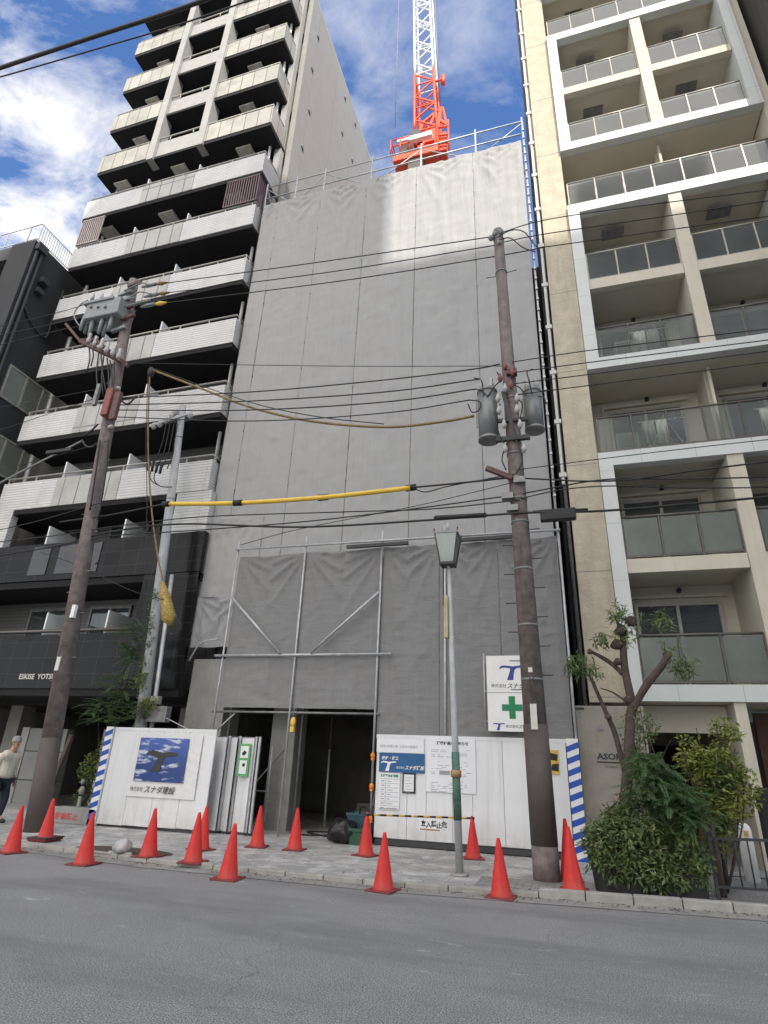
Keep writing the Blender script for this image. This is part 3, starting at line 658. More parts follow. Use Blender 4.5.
for x, z, l in ((1.8, 14.82, 'white air conditioner unit on the left balcony of the middle white frame, upper row'), (1.7, 9.07, 'white air conditioner unit at the left end of the balcony above the lowest frame'), (1.85, 6.22, 'pale air conditioner behind frosted glass in the upper left bay of the lowest frame'), (1.85, 3.37, 'pale air conditioner behind frosted glass on the lowest balcony above the tree'), (6.2, 17.97, 'white air conditioner at the right of the unframed balcony with bedding'), (2.0, 11.99, 'white air conditioner beside hung laundry on the lower left bay of the middle frame')):
    acunit(x, 14.12, z, l)

# ------------------------------------------------------------------ building under construction
cs = thing('concrete_building', 'unfinished concrete building with dark open entrance under the grey sheets', 'building', (-4.8, 18, 0))
col_ = MB()
def colm(x0, x1, y0, y1, z0, z1, mt='concrete'): return B(x0, x1, y0, y1, z0, z1, 'column', mt, cs, .02)
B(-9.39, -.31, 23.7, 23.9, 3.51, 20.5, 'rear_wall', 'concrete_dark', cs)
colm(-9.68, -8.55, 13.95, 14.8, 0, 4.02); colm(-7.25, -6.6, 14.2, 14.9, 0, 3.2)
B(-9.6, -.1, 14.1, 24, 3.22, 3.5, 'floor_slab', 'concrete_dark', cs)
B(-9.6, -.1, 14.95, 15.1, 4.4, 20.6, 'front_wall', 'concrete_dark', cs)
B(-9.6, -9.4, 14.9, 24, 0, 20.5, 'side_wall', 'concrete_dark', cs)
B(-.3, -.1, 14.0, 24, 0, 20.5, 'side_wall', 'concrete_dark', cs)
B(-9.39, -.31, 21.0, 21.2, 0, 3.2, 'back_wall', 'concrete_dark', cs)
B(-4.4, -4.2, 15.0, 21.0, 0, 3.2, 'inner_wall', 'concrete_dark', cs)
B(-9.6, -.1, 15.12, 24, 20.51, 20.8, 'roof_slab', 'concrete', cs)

# tarp sheets
def sheet(x0, x1, z0, z1, y, amp, mt, name, parent, dx=.075, dz=.09, ties_top=True, seed=0, tie=.045, skirt=0, rip=.6):
    nx = max(2, int((x1-x0)/dx)); nz = max(2, int((z1-z0)/dz)); vs_ = []; fs = []
    for j in range(nz+1):
        v = j/nz; z = z0+(z1-z0)*v
        for i in range(nx+1):
            u = i/nx; x = x0+(x1-x0)*u
            edge = math.sin(math.pi*u)
            d = amp*(.9*mn.noise(Vector((x*1.3+seed, z*.18, seed)))+.55*mn.noise(Vector((x*5.5, z*.30, seed+4)))+.35*mn.noise(Vector((x*2.1+z*1.1, z*1.5-x*.8, seed+9))))
            dt = (z1-z)
            xe = min(u, 1-u)*(x1-x0); rdis = 0
            def fold(dx_, dz_, A, sd, kk=17, reach=1.1):
                r_ = math.hypot(dx_, dz_)
                if r_ > 4.5: return 0
                an = math.atan2(dx_, dz_+.001); q_ = abs(math.sin(an*kk*.5+sd+.6*mn.noise(Vector((x*.7, z*.7, sd)))))
                return -A*((1-q_)**2.2)*math.exp(-r_/reach)*min(1, r_*2.5)
            sgn = seed+(0 if u < .5 else 1.7)
            if ties_top: d += fold(xe, dt, tie*3.4, sgn, 17, 1.3 if z1-z0 > 6 else .9)
            d += fold(xe, z-z0, tie*1.1, sgn+3, 15, .6)
            if z1-z0 > 6:
                for zt_ in (z1-5.4, z1-10.8):
                    d += fold(xe, abs(z-zt_), tie*.9, sgn+zt_, 13, .55)
            else: d += fold(xe, abs(z-(z0+z1)/2), tie*1.1, sgn+5, 13, .5)
            d += .022*math.exp(-(xe/.05)**2)
            if z1-z0 > 6:
                q = ((z-z0) % 5.4); d += .012*math.exp(-((q-2.7)/.05)**2)
            bulge = -.10*edge*amp/.05*.5
            zz_ = z-(.05*math.sin(math.pi*u) if (ties_top and j == nz) else 0)
            vs_.append((x, y+d*(.25+.75*edge)+rip*(.020*mn.noise(Vector((x*1.6+z*.9, z*5.0-x*1.5, seed+2)))+.016*mn.noise(Vector((x*4-z*3, z*4+x*3, seed+7))))+bulge*.3, zz_+(skirt*mn.noise(Vector((x*3, 0, seed))) if j == 0 else 0)))
    for j in range(nz):
        for i in range(nx):
            a = j*(nx+1)+i; fs.append((a, a+1, a+nx+2, a+nx+1))
    m_ = MB(); m_.add(vs_, fs, True); return m_.build(name, mt, parent)
sc = thing('scaffold', 'tall scaffold wrapped in light grey sheets in the centre', 'scaffold', (-4.9, 13.9, 0))
xsn = [-9.87, -9.2, -7.42, -5.6, -3.72, -1.7, -.02]
for k, (a, b_) in enumerate(zip(xsn, xsn[1:])):
    sheet(a+.007, b_-.007, 6.6 if k else 5.7, 21.5, 13.88, .055, 'tarp', 'sheet', sc, seed=k*3.1)
    if k: pass
sheet(-9.87, -8.2, 4.3, 5.72, 13.8, .16, 'tarp_skirt', 'sheet', sc, dx=.05, dz=.05, seed=31, skirt=.05)
sheet(-9.85, -8.05, 5.6, 8.2, 13.84, .07, 'tarp', 'sheet', sc, seed=17)
# side returns of the sheeting
for x_ in (-9.9, .02):
    sr = MB(); nz = 60
    for j in range(nz):
        z0_, z1_ = 4.4+17.1*j/nz, 4.4+17.1*(j+1)/nz
        w0 = .02*mn.noise(Vector((0, z0_*.7, x_))); w1 = .02*mn.noise(Vector((0, z1_*.7, x_)))
        sr.quad((x_+w0, 13.9, z0_), (x_-w0, 14.9, z0_), (x_-w1, 14.9, z1_), (x_+w1, 13.9, z1_))
    sr.build('side_sheet', 'tarp', sc)
post = MB().tube([(0, 0, 0), (0, 0, 18.6)], .03, 8)
for k, a in enumerate([-9.93, -8.62, -7.42, -5.5, -3.6, -1.6, .05]):
    MB().tube([(a, 14.0, 4.2), (a, 14.0, 22.85)], .032, 8).build('post', 'galv', sc)
    if k: MB().tube([(a, 14.8, 4.2), (a, 14.8, 22.4)], .03, 8).build('post', 'galv', sc)
PXs = [-9.93, -8.62, -7.42, -5.5, -3.6, -1.6, .05]
for z in (22.0, 22.65): MB().tube([(-9.93, 14.0, z), (.05, 14.0, z)], .026, 6).build('rail', 'galv', sc)
MB().tube([(-9.93, 14.8, 22.2), (.05, 14.8, 22.2)], .026, 6).build('rail', 'galv', sc)
for k, (a, b_) in enumerate(zip(PXs, PXs[1:])):
    MB().tube([(a, 14.03, 21.3 if k % 2 else 22.6), (b_, 14.03, 22.6 if k % 2 else 21.3)], .02, 6).build('brace', 'galv', sc)
    MB().tube([(a, 14.83, 22.4 if k % 2 else 21.0), (b_, 14.83, 21.0 if k % 2 else 22.4)], .02, 6).build('brace', 'galv', sc)
for x0 in (-9.9,):
    MB().tube([(x0, 14.0, 22.6), (x0, 14.8, 21.6)], .02, 6).build('brace', 'galv', sc)
# deck boards just below the top, ladder-like strip on the right edge
ls = MB(); ls.tube([(.06, 13.86, 2.0), (.06, 13.86, 22.4)], .03, 6)
for k in range(50): ls.box(.03, .10, 13.8, 13.86, 2.3+k*.4, 2.36+k*.4)
ls.build('edge_post', 'galv', sc)
for a in xsn[1:-1]:
    for k in range(14):
        B(a-.008, a+.008, 13.85, 13.875, 6.9+k*1.05, 6.95+k*1.05, 'tie', 'galv_dark', sc)

lf = thing('lower_scaffold', 'low scaffold frame with dark grey sheets above the entrance opening', 'scaffold', (-4.1, 13.2, 0))
LY = 13.16
for a, b_, z0 in ((-8.25, -6.28, 2.72), (-6.27, -4.18, 2.72), (-4.17, -2.75, 2.1), (-2.74, -1.35, 2.1), (-1.34, .02, 2.1)):
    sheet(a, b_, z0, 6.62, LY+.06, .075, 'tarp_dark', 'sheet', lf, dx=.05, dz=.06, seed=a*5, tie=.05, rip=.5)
for a in (-8.3, -6.3, -4.2, -2.6, .07):
    MB().tube([(a, LY, SW if a < -4 else SW), (a, LY, 7.05)], .027, 8).build('post', 'galv', lf)
    MB().tube([(a, LY+.75, SW), (a, LY+.75, 6.9)], .027, 8).build('post', 'galv_dark', lf)
MB().tube([(-8.35, LY-.04, 6.8), (.12, LY-.04, 6.72)], .03, 8).build('rail', 'galv', lf)
MB().tube([(-8.5, LY-.06, 3.95), (-3.85, LY-.06, 3.93)], .034, 8).build('rail', 'galv', lf)
MB().tube([(-8.2, LY-.12, 5.42), (-6.66, LY-.12, 3.97)], .034, 8).build('brace', 'galv', lf)
MB().tube([(-5.85, LY-.12, 3.97), (-4.2, LY-.12, 5.4)], .034, 8).build('brace', 'galv', lf)
MB().box(-5.1, -3.5, LY-.16, LY-.08, 6.58, 6.66).build('deck_board', 'charcoal2', lf); MB().box(-2.2, -.9, LY-.16, LY-.08, 6.56, 6.64).build('deck_board', 'charcoal2', lf)
MB().tube([(-8.4, LY+.02, 2.62), (-4.1, LY+.02, 2.62)], .026, 8).build('rail', 'galv_dark', lf)
MB().tube([(-8.3, LY+.04, 2.1), (-7.75, LY+.04, 2.6)], .02, 6).build('brace', 'galv', lf)
MB().tube([(-6.9, LY+.5, 1.9), (-6.9, LY+.5, .3)], .02, 6).build('brace', 'galv', lf)
MB().tube([(-8.3, LY+.6, .9), (-6.7, LY+.6, .9)], .02, 6).build('rail', 'galv_dark', lf)
MB().tube([(-8.1, LY+.6, .2), (-6.7, LY+.9, 1.9)], .018, 6).build('brace', 'galv_dark', lf)
for a, z in ((-4.17, 1.75), (-4.17, 1.15), (-4.17, .55), (-4.17, .2), (-7.66, 1.7), (-7.66, 1.0), (-7.66, .5)):
    lt = MB(); lt.ball((a, 13.03, z), .05, .05, .065, 10, 6); lt.box(a-.03, a+.03, 13.0, 13.1, z-.09, z-.05); lt.build('warning_lamp', 'orange', lf)
tag(MB().tube(spline([(-9.3, 13.2, 3.85), (-8.9, 13.0, 4.25), (-8.4, 13.0, 4.35)], 5), .02, 6).build('loose_tube', 'galv'), 'bent grey conduit sticking out beside the concrete column', 'conduit')

ho = thing('chain_hoist', 'yellow chain hoist hanging under the middle scaffold post at the entrance', 'hoist', at(293, 722, 13.0))
p = at(293, 722, 13.0); q_ = MB(); q_.ball((p.x, p.y, p.z), .07, .05, .11, 10, 8); q_.box(p.x-.05, p.x+.05, p.y-.04, p.y+.04, p.z-.22, p.z-.1); q_.build('casing', 'yellow', ho, .01)
MB().tube([(p.x, p.y, p.z+.1), (p.x, p.y, p.z+.3)], .012, 6).build('hook', 'galv_dark', ho); MB().tube(spline([(p.x, p.y, p.z-.22), (p.x+.02, p.y, p.z-.32), (p.x-.03, p.y, p.z-.34)], 3), .012, 6).build('hook', 'galv_dark', ho)

# ------------------------------------------------------------------ crane
cr = thing('tower_crane', 'orange red and white lattice crane rising above the sheeted scaffold', 'crane', (-5, 20, 29.3))
def lattice(p0, p1, w0, w1, nseg, mt, name, thick=.055):
    m_ = MB(); p0, p1 = Vector(p0), Vector(p1); d = (p1-p0).normalized(); u = d.cross(Vector((0, 1, 0))).normalized(); v = d.cross(u).normalized()
    c_ = []
    for k in range(nseg+1):
        t = k/nseg; p = p0.lerp(p1, t); w = (w0+(w1-w0)*t)/2; c_.append([p+u*(a*w)+v*(b_*w) for a, b_ in ((-1,-1),(1,-1),(1,1),(-1,1))])
    for e in range(4): m_.tube([c[e] for c in c_], thick, 6)
    for k in range(nseg):
        for e in range(4):
            f = (e+1) % 4
            if (k+e) % 2: m_.bar(c_[k][e], c_[k+1][f], thick*.9)
            else: m_.bar(c_[k][f], c_[k+1][e], thick*.9)
            if k % 2 == 0: m_.bar(c_[k][e], c_[k][f], thick*.8)
    return m_.build(name, mt, cr)
j0 = at(428, 140, 20); j1 = at(426, 82, 20); j2 = at(421, -60, 20)
lattice(j0, j1, 1.2, 1.05, 5, 'crane_red', 'boom', .075); lattice(j1, j2, 1.05, .9, 14, 'crane_white', 'boom', .065)
b0 = at(420, 172, 20)
m_ = MB(); x0 = at(397, 170, 20).x; x1 = at(441, 160, 20).x; zb = 29.9
m_.box(x0, x1, 19.2, 20.8, zb+.1, zb+.5); m_.box(x0+1.2, x1-.5, 19.5, 20.5, zb+.51, zb+1.3); m_.build('slewing_platform', 'crane_red', cr, .03)
B(x0+.9, x0+2.1, 18.95, 19.19, zb+1.05, zb+1.35, 'machine_cover', 'crane_white', cr)
m_ = MB(); pk = at(421, 125, 19.5)
m_.bar((x0+1.1, 19.5, zb+1.4), at(424, 122, 19.5), .16); m_.bar((x0+1.1, 20.4, zb+1.4), at(424, 122, 20.4), .16)
m_.bar((x1-.2, 19.5, zb+.6), at(441, 108, 19.5), .16); m_.bar((x1-.2, 20.4, zb+.6), at(441, 108, 20.4), .14)
m_.bar((x1-1.0, 19.5, zb+.6), at(436, 112, 19.5), .14); m_.bar(at(433, 115, 19.5), at(447, 125, 19.5), .12); m_.bar(at(447, 125, 19.5), at(443, 108, 19.5), .1)
m_.bar(at(424, 122, 19.5), at(441, 108, 19.5), .1); m_.build('a_frame', 'crane_red', cr)
m_ = MB(); m_.box(at(425, 130, 19.4).x, at(436, 130, 19.4).x, 19.4, 20.0, at(430, 141, 19.4).z, at(430, 129, 19.4).z); m_.box(at(439, 130, 19.4).x, at(446, 130, 19.4).x, 19.4, 20.0, at(442, 150, 19.4).z, at(442, 132, 19.4).z); m_.build('winch_housing', 'crane_red', cr, .02)
m_ = MB()
for py in (128, 136, 144): m_.tube([at(437, py, 19.3), at(449, py-2, 19.3)], .06, 6)
m_.tube([at(437, 120, 19.3), at(438, 152, 19.3)], .05, 6); m_.tube([at(448, 120, 19.3), at(449, 150, 19.3)], .05, 6); m_.build('access_ladder', 'crane_red', cr)
m_ = MB(); m_.tube([(x0+.6, 19.35, zb+.8), (x0+.6, 20.2, zb+.8)], .35, 12); m_.tube([(x1-1.2, 19.2, zb+1.9), (x1-1.2, 20.2, zb+1.9)], .3, 12); m_.build('winch_drum', 'crane_grey', cr)
m_ = MB()
for z in (zb+1.1, zb+1.6):
    m_.tube([(x0-.1, 19.1, z), (x0+.9, 19.1, z)], .035, 6); m_.tube([(x0-.1, 19.1, z), (x0-.1, 20.9, z)], .035, 6)
for xx in (x0-.1, x0+.4, x0+.9): m_.tube([(xx, 19.1, zb+.6), (xx, 19.1, zb+1.6)], .035, 6)
m_.build('guard_rail', 'crane_red', cr)
m_ = MB(); m_.box(x0+.2, x0+1.0, 19.2, 20, zb+1.5, zb+1.75); m_.build('machine_cover', 'crane_white', cr)
B(x0+.8, x1-.8, 19.3, 20.7, 20.8, zb+.1, 'mast', 'crane_grey', cr)
m_ = MB(); m_.tube([at(441, 108, 19.8), at(431, -40, 20)], .018, 5); m_.tube([at(440, 108, 20.2), at(433, -40, 20)], .018, 5); m_.build('pendant_rope', 'galv_dark', cr)
m_ = MB(); m_.bar(at(434, 82, 20), at(443, 79, 20), .1); m_.tube([at(443, 76, 20), at(443, 84, 20)], .12, 8); m_.build('sheave', 'crane_red', cr)
tag(MB().tube([at(400, -40, 19), at(395, 128, 19)], .016, 5).build('hoist_rope', 'galv_dark'), 'thin crane hoist rope hanging in the sky left of the lattice boom', 'rope')

# ------------------------------------------------------------------ hoardings and signs
def emblem(cx, cz, w, y, mt, parent, name='whale_tail_emblem', fl=1):
    k = w/2.0
    top = [(-1.0, -.10), (-.92, .10), (-.7, .19), (-.35, .17), (0, .11), (.35, .15), (.7, .19), (1.0, .10)]
    bot = [(.85, .05), (.6, .02), (.3, -.02), (.16, -.16), (.08, -.5), (.04, -.9), (-.44, -.9), (-.30, -.55), (-.18, -.22), (-.16, -.04), (-.4, -.0), (-.65, .03), (-.85, -.02)]
    pts = top+bot; return MB().prism([(cx+x*k*fl, cz+z*k) for x, z in pts], y-.002, y).build(name, mt, parent)
def stripes(x0, x1, y, z0, z1, parent, name='striped_post'):
    o = B(x0, x1, y-.05, y+.06, z0, z1, name, 'white', parent)
    m_ = MB(); z = z0-.1; w = x1-x0
    while z < z1:
        za, zb_ = z, z+.11; pts = [(x0, za), (x1, za+w*.4), (x1, zb_+w*.4), (x0, zb_)]
        pts = [(a, min(max(b_, z0), z1)) for a, b_ in pts]
        if len(set(pts)) == 4: m_.prism(pts, y-.054, y-.0515)
        z += .22
    m_.build('stripe', 'stripe_blue', o); return o
HL = thing('site_hoarding', 'white hoarding panel with a whale tail banner and striped left post', 'hoarding', (-9.1, 12.45, 0), 'white steel site hoardings')
hy = 12.45
for k in range(4):
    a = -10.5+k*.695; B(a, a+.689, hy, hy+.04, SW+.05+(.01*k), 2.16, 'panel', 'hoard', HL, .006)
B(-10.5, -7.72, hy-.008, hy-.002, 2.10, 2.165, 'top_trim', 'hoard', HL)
stripes(-10.72, -10.52, hy, SW, 2.17, HL)
sup = MB(); sup.bar((-10.2, hy+.07, .1), (-10.2, hy+.07, 2.1), .05); sup.bar((-8, hy+.07, .1), (-8, hy+.07, 2.1), .05); sup.bar((-8, hy+.9, .1), (-8, hy+.07, 1.6), .05); sup.build('support', 'galv_dark', HL)
# banner
def U(px, py, Y): return at(px, py, Y)
bx0, bx1 = U(130, 767, hy).x, U(199.5, 767, hy).x; bz1, bz0 = 2.04, U(162, 797, hy).z-.02
bn = MB(); nx, nz = 46, 34
for j in range(nz+1):
    for i in range(nx+1):
        u, v = i/nx, j/nz; x = bx0+(bx1-bx0)*u; z = bz0+(bz1-bz0)*v
        fold = .012*math.sin((u*9+v*14)*1.4)*max(0, u-.35)*math.sin(math.pi*v)+.008*mn.noise(Vector((x*7, z*7, 1)))
        bn.v.append((x, hy-.03-abs(fold)*1.0, z))
for j in range(nz):
    for i in range(nx): a = j*(nx+1)+i; bn.f.append([a, a+1, a+nx+2, a+nx+1]); bn.sm.append(True)
BN = tag(bn.build('banner', 'banner'), 'wrinkled white vinyl banner with a whale tail photograph on the left hoarding', 'banner')
# picture printed on it
m, nt, b = newmat('sea_print'); b.inputs['Roughness'].default_value = .4
tc = nt.nodes.new('ShaderNodeTexCoord'); sp = nt.nodes.new('ShaderNodeSeparateXYZ'); lnk(nt, tc.outputs['Object'], sp.inputs[0])
mr = nd(nt, 'ShaderNodeMapRange'); mr.inputs[1].default_value = 1.35; mr.inputs[2].default_value = 1.98; lnk(nt, sp.outputs[2], mr.inputs[0])
c = mixcol(nt, mr.outputs[0], (.02, .05, .20), (.06, .12, .40)); c = mixcol(nt, noisef(nt, 1, 5, .6, scaled(nt, (2.2, 1, 9)), .52, .62), c, (.5, .56, .66))
lnk(nt, c, b.inputs['Base Color']); M['sea'] = m
ix0, ix1 = U(137.5, 765, hy).x, U(187, 765, hy).x; iz0, iz1 = bz0+.32, bz1-.09
im = MB(); 
for j in range(13):
    for i in range(17):
        u, v = i/16, j/12; im.v.append((ix0+(ix1-ix0)*u, hy-.056-.004*abs(mn.noise(Vector((u*5, v*5, 3)))), iz0+(iz1-iz0)*v))
for j in range(12):
    for i in range(16): a = j*17+i; im.f.append([a, a+1, a+18, a+17]); im.sm.append(True)
im.build('printed_picture', 'sea', BN)
wcx = (ix0+ix1)/2; wz = iz0+(iz1-iz0)*.62
tl = [(-.46, -.01), (-.40, .06), (-.27, .09), (-.13, .07), (0, .045), (.12, .055), (.28, .07), (.42, .04), (.46, -.01), (.36, -.03), (.18, -.04), (.07, -.09), (.03, -.25), (.02, -.38), (-.26, -.38), (-.18, -.24), (-.10, -.09), (-.2, -.05), (-.34, -.02)]
MB().prism([(wcx+x*.95, wz+z*.95) for x, z in tl], hy-.068, hy-.063).build('printed_tail', 'charcoal2', BN)
text('株式会社', bx0+.16, hy-.058, bz0+.12, .10, 'ink', BN, xs=.85); text('スナダ建設', bx0+.53, hy-.058, bz0+.10, .16, 'ink', BN, shear=.2, bold=.0015, xs=1.0)

HR = thing('site_hoarding', 'long white hoarding with pinned notices right of the entrance', 'hoarding', (-2, 13.1, 0), 'white steel site hoardings')
hy2 = 13.1
xs_ = [-4.10, -3.4, -2.99, -2.44, -2.03, -1.40, -.75, -.14]
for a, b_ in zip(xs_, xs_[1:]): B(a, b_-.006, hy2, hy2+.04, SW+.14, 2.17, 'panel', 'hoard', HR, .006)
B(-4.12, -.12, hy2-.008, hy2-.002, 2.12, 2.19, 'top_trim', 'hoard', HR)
B(-4.08, -.2, hy2+.005, hy2+.035, SW+.02, SW+.12, 'bottom_rail', 'charcoal2', HR)
stripes(-.13, .10, hy2, SW, 2.2, HR)
sup = MB()
for a in (-3.8, -2.4, -1.0): sup.bar((a, hy2+.07, .1), (a, hy2+.07, 2.1), .05)
sup.build('support', 'galv_dark', HR)
def board(px0, py0, px1, py1, mt, name, label, cat='notice', depth=.012, off=0, frame=None):
    a = at(px0, py0, hy2-.03); b_ = at(px1, py0, hy2-.03); c = at(px0, py1, hy2-.03)
    x0, x1, z1, z0 = a.x, b_.x, a.z, c.z
    o = B(x0, x1, hy2-.012-depth-off, hy2-.012-off, z0, z1, name, mt); tag(o, label, cat); return o, x0, x1, z0, z1, hy2-.012-depth-off
o, x0, x1, z0, z1, y = board(377, 738, 424, 752, 'paper', 'paper_notice', 'wide white paper strip with one grey line above the blue sign')
text('(仮称) 新築工事  工事中の御案内', x0+.07, y-.003, (z0+z1)/2-.04, .062, 'ink_grey', o, xs=.95)
o, x0, x1, z0, z1, y = board(379.5, 752.5, 424.5, 771.5, 'blue', 'company_sign', 'blue company sign with white whale tail emblem on the right hoarding', 'sign', .018)
text('設計・施工', x0+.06, y-.003, z1-.13, .075, 'white', o, bold=.002)
emblem(x0+.22, z0+.18, .36, y-.003, 'white', o); text('株式会社', x0+.39, y-.003, z0+.075, .052, 'white', o, xs=.85); text('スナダ建設', x0+.575, y-.003, z0+.065, .088, 'white', o, shear=.2, bold=.002, xs=.95)
o, x0, x1, z0, z1, y = board(379.5, 772.5, 400, 808, 'paper', 'safety_notice', 'narrow white notice with green header and ruled rows below the blue sign')
text('建設業の許可票', x0+.03, y-.003, z1-.075, .055, 'green', o, bold=.003, xs=1.0); 
m_ = MB()
for k in range(8): zz2 = z1-.12-k*.085; m_.box(x0+.03, x1-.03, y-.002, y-.0005, zz2, zz2+.008)
m_.box(x0+.14, x0+.147, y-.002, y-.0005, z0+.05, z1-.12); m_.build('ruled_lines', 'ink_grey', o)
m_ = MB(); rnd = random.Random(4)
for k in range(7): zz2 = z1-.155-k*.085; m_.box(x0+.045, x0+.12, y-.002, y-.0005, zz2-.01, zz2+.008); m_.box(x0+.17, x0+.17+rnd.uniform(.08, .3)*.8, y-.002, y-.0005, zz2-.01, zz2+.002)
m_.build('small_print', 'ink_grey', o)
o, x0, x1, z0, z1, y = board(402.5, 772.5, 415.5, 793, 'ink', 'framed_permit', 'small black framed certificate beside the green headed notice'); B(x0+.035, x1-.035, y-.004, y-.0005, z0+.035, z1-.035, 'paper', 'paper', o)
m_ = MB()
for k in range(6): m_.box(x0+.07, x1-.07-(.04 if k % 2 else 0), y-.006, y-.0045, z1-.10-k*.055, z1-.092-k*.055)
m_.build('small_print', 'ink_grey', o)
o, x0, x1, z0, z1, y = board(426.5, 738, 475, 791.5, 'paper', 'paper_notice', 'largest white paper notice with fine print behind the lamp post')
text('建築計画のお知らせ', (x0+x1)/2+.04, y-.003, z1-.12, .075, 'ink', o, align='CENTER', bold=.002)
m_ = MB(); rnd = random.Random(5)
for k in range(26):
    zz2 = z1-.2-k*.033
    if k in (6, 7, 13): continue
    xa = x0+.1
    while xa < x1-.15:
        L = rnd.uniform(.04, .18)
        if rnd.random() < .5: m_.box(xa, min(xa+L, x1-.1), y-.002, y-.0005, zz2, zz2+.010)
        xa += L+.05
m_.build('small_print', 'ink_grey', o); B(x0+.28, x0+.5, y-.004, y-.0005, z0+.33, z0+.41, 'seal', 'ink_grey', o)
o, x0, x1, z0, z1, y = board(549.5, 750, 558, 774, 'yb_y', 'warning_poster', 'small yellow poster with black figures right of the brown pole', 'poster', .006)
m_ = MB(); xc = (x0+x1)/2
m_.prism([(xc-.07, z1-.05), (xc+.07, z1-.08), (xc+.05, z1-.2), (xc-.08, z1-.18)], y-.003, y-.001); m_.prism([(xc-.05, z0+.18), (xc+.08, z0+.2), (xc+.06, z0+.05), (xc-.08, z0+.07)], y-.003, y-.001); m_.build('printed_figure', 'ink', o)

# safety sign board on scaffold
sg = thing('safety_signboard', 'white two part signboard with dark blue whale tail emblem and green cross', 'sign', (-1.15, 13.0, 2.3))
sx0, sx1, sy = -1.66, -.60, 12.98
MB().box(sx0, sx1, sy, sy+.03, 2.30, 3.84).build('board', 'white', sg, .006)
B(sx0, sx1, sy-.004, sy-.001, 3.065, 3.078, 'divider', 'ink_grey', sg)
emblem((sx0+sx1)/2+.02, 3.58, .56, sy-.003, 'navy', sg); text('株式会社', sx0+.09, sy-.003, 3.18, .085, 'ink', sg, xs=.95); text('スナダ建設', sx0+.42, sy-.003, 3.165, .12, 'ink', sg, shear=.2, bold=.0015)
cx0 = -1.15; m_ = MB(); m_.box(cx0-.065, cx0+.065, sy-.004, sy-.001, 2.55, 3.0); m_.box(cx0-.21, cx0-.0655, sy-.004, sy-.001, 2.705, 2.835); m_.box(cx0+.0655, cx0+.21, sy-.004, sy-.001, 2.705, 2.835); m_.build('green_cross', 'green', sg)
emblem(sx0+.23, 2.44, .26, sy-.003, 'navy', sg); text('株式会社', sx0+.36, sy-.003, 2.38, .065, 'ink', sg); text('スナダ建設', sx0+.62, sy-.003, 2.37, .085, 'ink', sg, shear=.2, bold=.0015, xs=.8)
m_ = MB(); m_.tube([(sx0-.06, 13.05, 2.35), (sx0-.06, 13.05, 3.9)], .02, 6)
for z in (2.5, 3.1, 3.7): m_.tube([(sx0-.08, 13.05, z), (sx1+.05, 13.05, z)], .014, 6)
m_.build('bracket', 'galv', sg)

# folded gate
fg = thing('folding_gate', 'folded white accordion gate standing at the left of the entrance', 'gate', (-7.4, 12.9, 0))
gx = [-7.95, -7.72, -7.55, -7.36, -7.30, -6.95]
def slab(x0, y0, x1, y1, z0, z1, name, mt, parent, t=.03):
    m_ = MB(); a = Vector((x0, y0, 0)); b_ = Vector((x1, y1, 0)); n = (b_-a).cross(Vector((0, 0, 1))).normalized()*t
    vs_ = [a-n*0, b_-n*0, b_+n*-1, a+n*-1]; vs2 = [(v.x, v.y, z0) for v in vs_]+[(v.x, v.y, z1) for v in vs_]
    m_.add(vs2, [(0,3,2,1),(4,5,6,7),(0,1,5,4),(1,2,6,5),(2,3,7,6),(3,0,4,7)]); return m_.build(name, mt, parent)
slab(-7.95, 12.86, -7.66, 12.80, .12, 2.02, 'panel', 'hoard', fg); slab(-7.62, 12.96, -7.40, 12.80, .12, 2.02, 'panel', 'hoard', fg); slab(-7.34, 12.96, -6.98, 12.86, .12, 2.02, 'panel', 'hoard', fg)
for a in (-7.98, -7.64, -7.37, -6.95, -6.86):
    MB().bar((a, 12.93, .08), (a, 12.93, 2.06), .05).build('post', 'galv', fg); MB().tube([(a, 12.88, .065), (a, 12.98, .065)], .05, 10).build('caster', 'black', fg)
for z in (.12, 2.03): B(-7.98, -6.86, 12.98, 13.01, z-.02, z+.02, 'rail', 'galv_dark', fg)
gs = B(-7.30, -7.02, 12.815, 12.83, 1.22, 1.90, 'gate_sign', 'green_lt', fg); B(-7.26, -7.06, 12.808, 12.8145, 1.60, 1.85, 'sign_upper_field', 'paper', gs); B(-7.25, -7.07, 12.808, 12.8145, 1.27, 1.55, 'sign_lower_field', 'paper', gs)
m_ = MB(); m_.prism([(-7.22, 1.70), (-7.16, 1.76), (-7.10, 1.72), (-7.13, 1.66), (-7.2, 1.65)], 12.804, 12.807); m_.prism([(-7.18, 1.47), (-7.13, 1.5), (-7.1, 1.46), (-7.12, 1.42), (-7.17, 1.42)], 12.804, 12.807); m_.build('printed_figure', 'ink', gs)

# items by the entrance
def blob(name, c, r, mt, seed, sq=(1, 1, 1), amp=.3, sub=3):
    bm = bmesh.new(); bmesh.ops.create_icosphere(bm, subdivisions=sub, radius=1)
    for v in bm.verts:
        d = 1+amp*mn.noise(v.co*1.7+Vector((seed, 0, 0)))+amp*.5*mn.noise(v.co*4.5+Vector((0, seed, 0)))
        v.co = Vector((v.co.x*r*sq[0]*d, v.co.y*r*sq[1]*d, max(v.co.z*r*sq[2]*d, -r*.75)))+Vector(c)
    me = bpy.data.meshes.new(name); bm.to_mesh(me); bm.free(); me.materials.append(M[mt]); me.polygons.foreach_set('use_smooth', [True]*len(me.polygons)); o = bpy.data.objects.new(name, me); COL.objects.link(o); return o
tag(blob('rubbish_bag', (-4.72, 12.95, SW+.22), .27, 'bag_black', 2, (1.1, 1, .95)), 'larger shiny black rubbish bag at the entrance beside the tubs', 'bag')
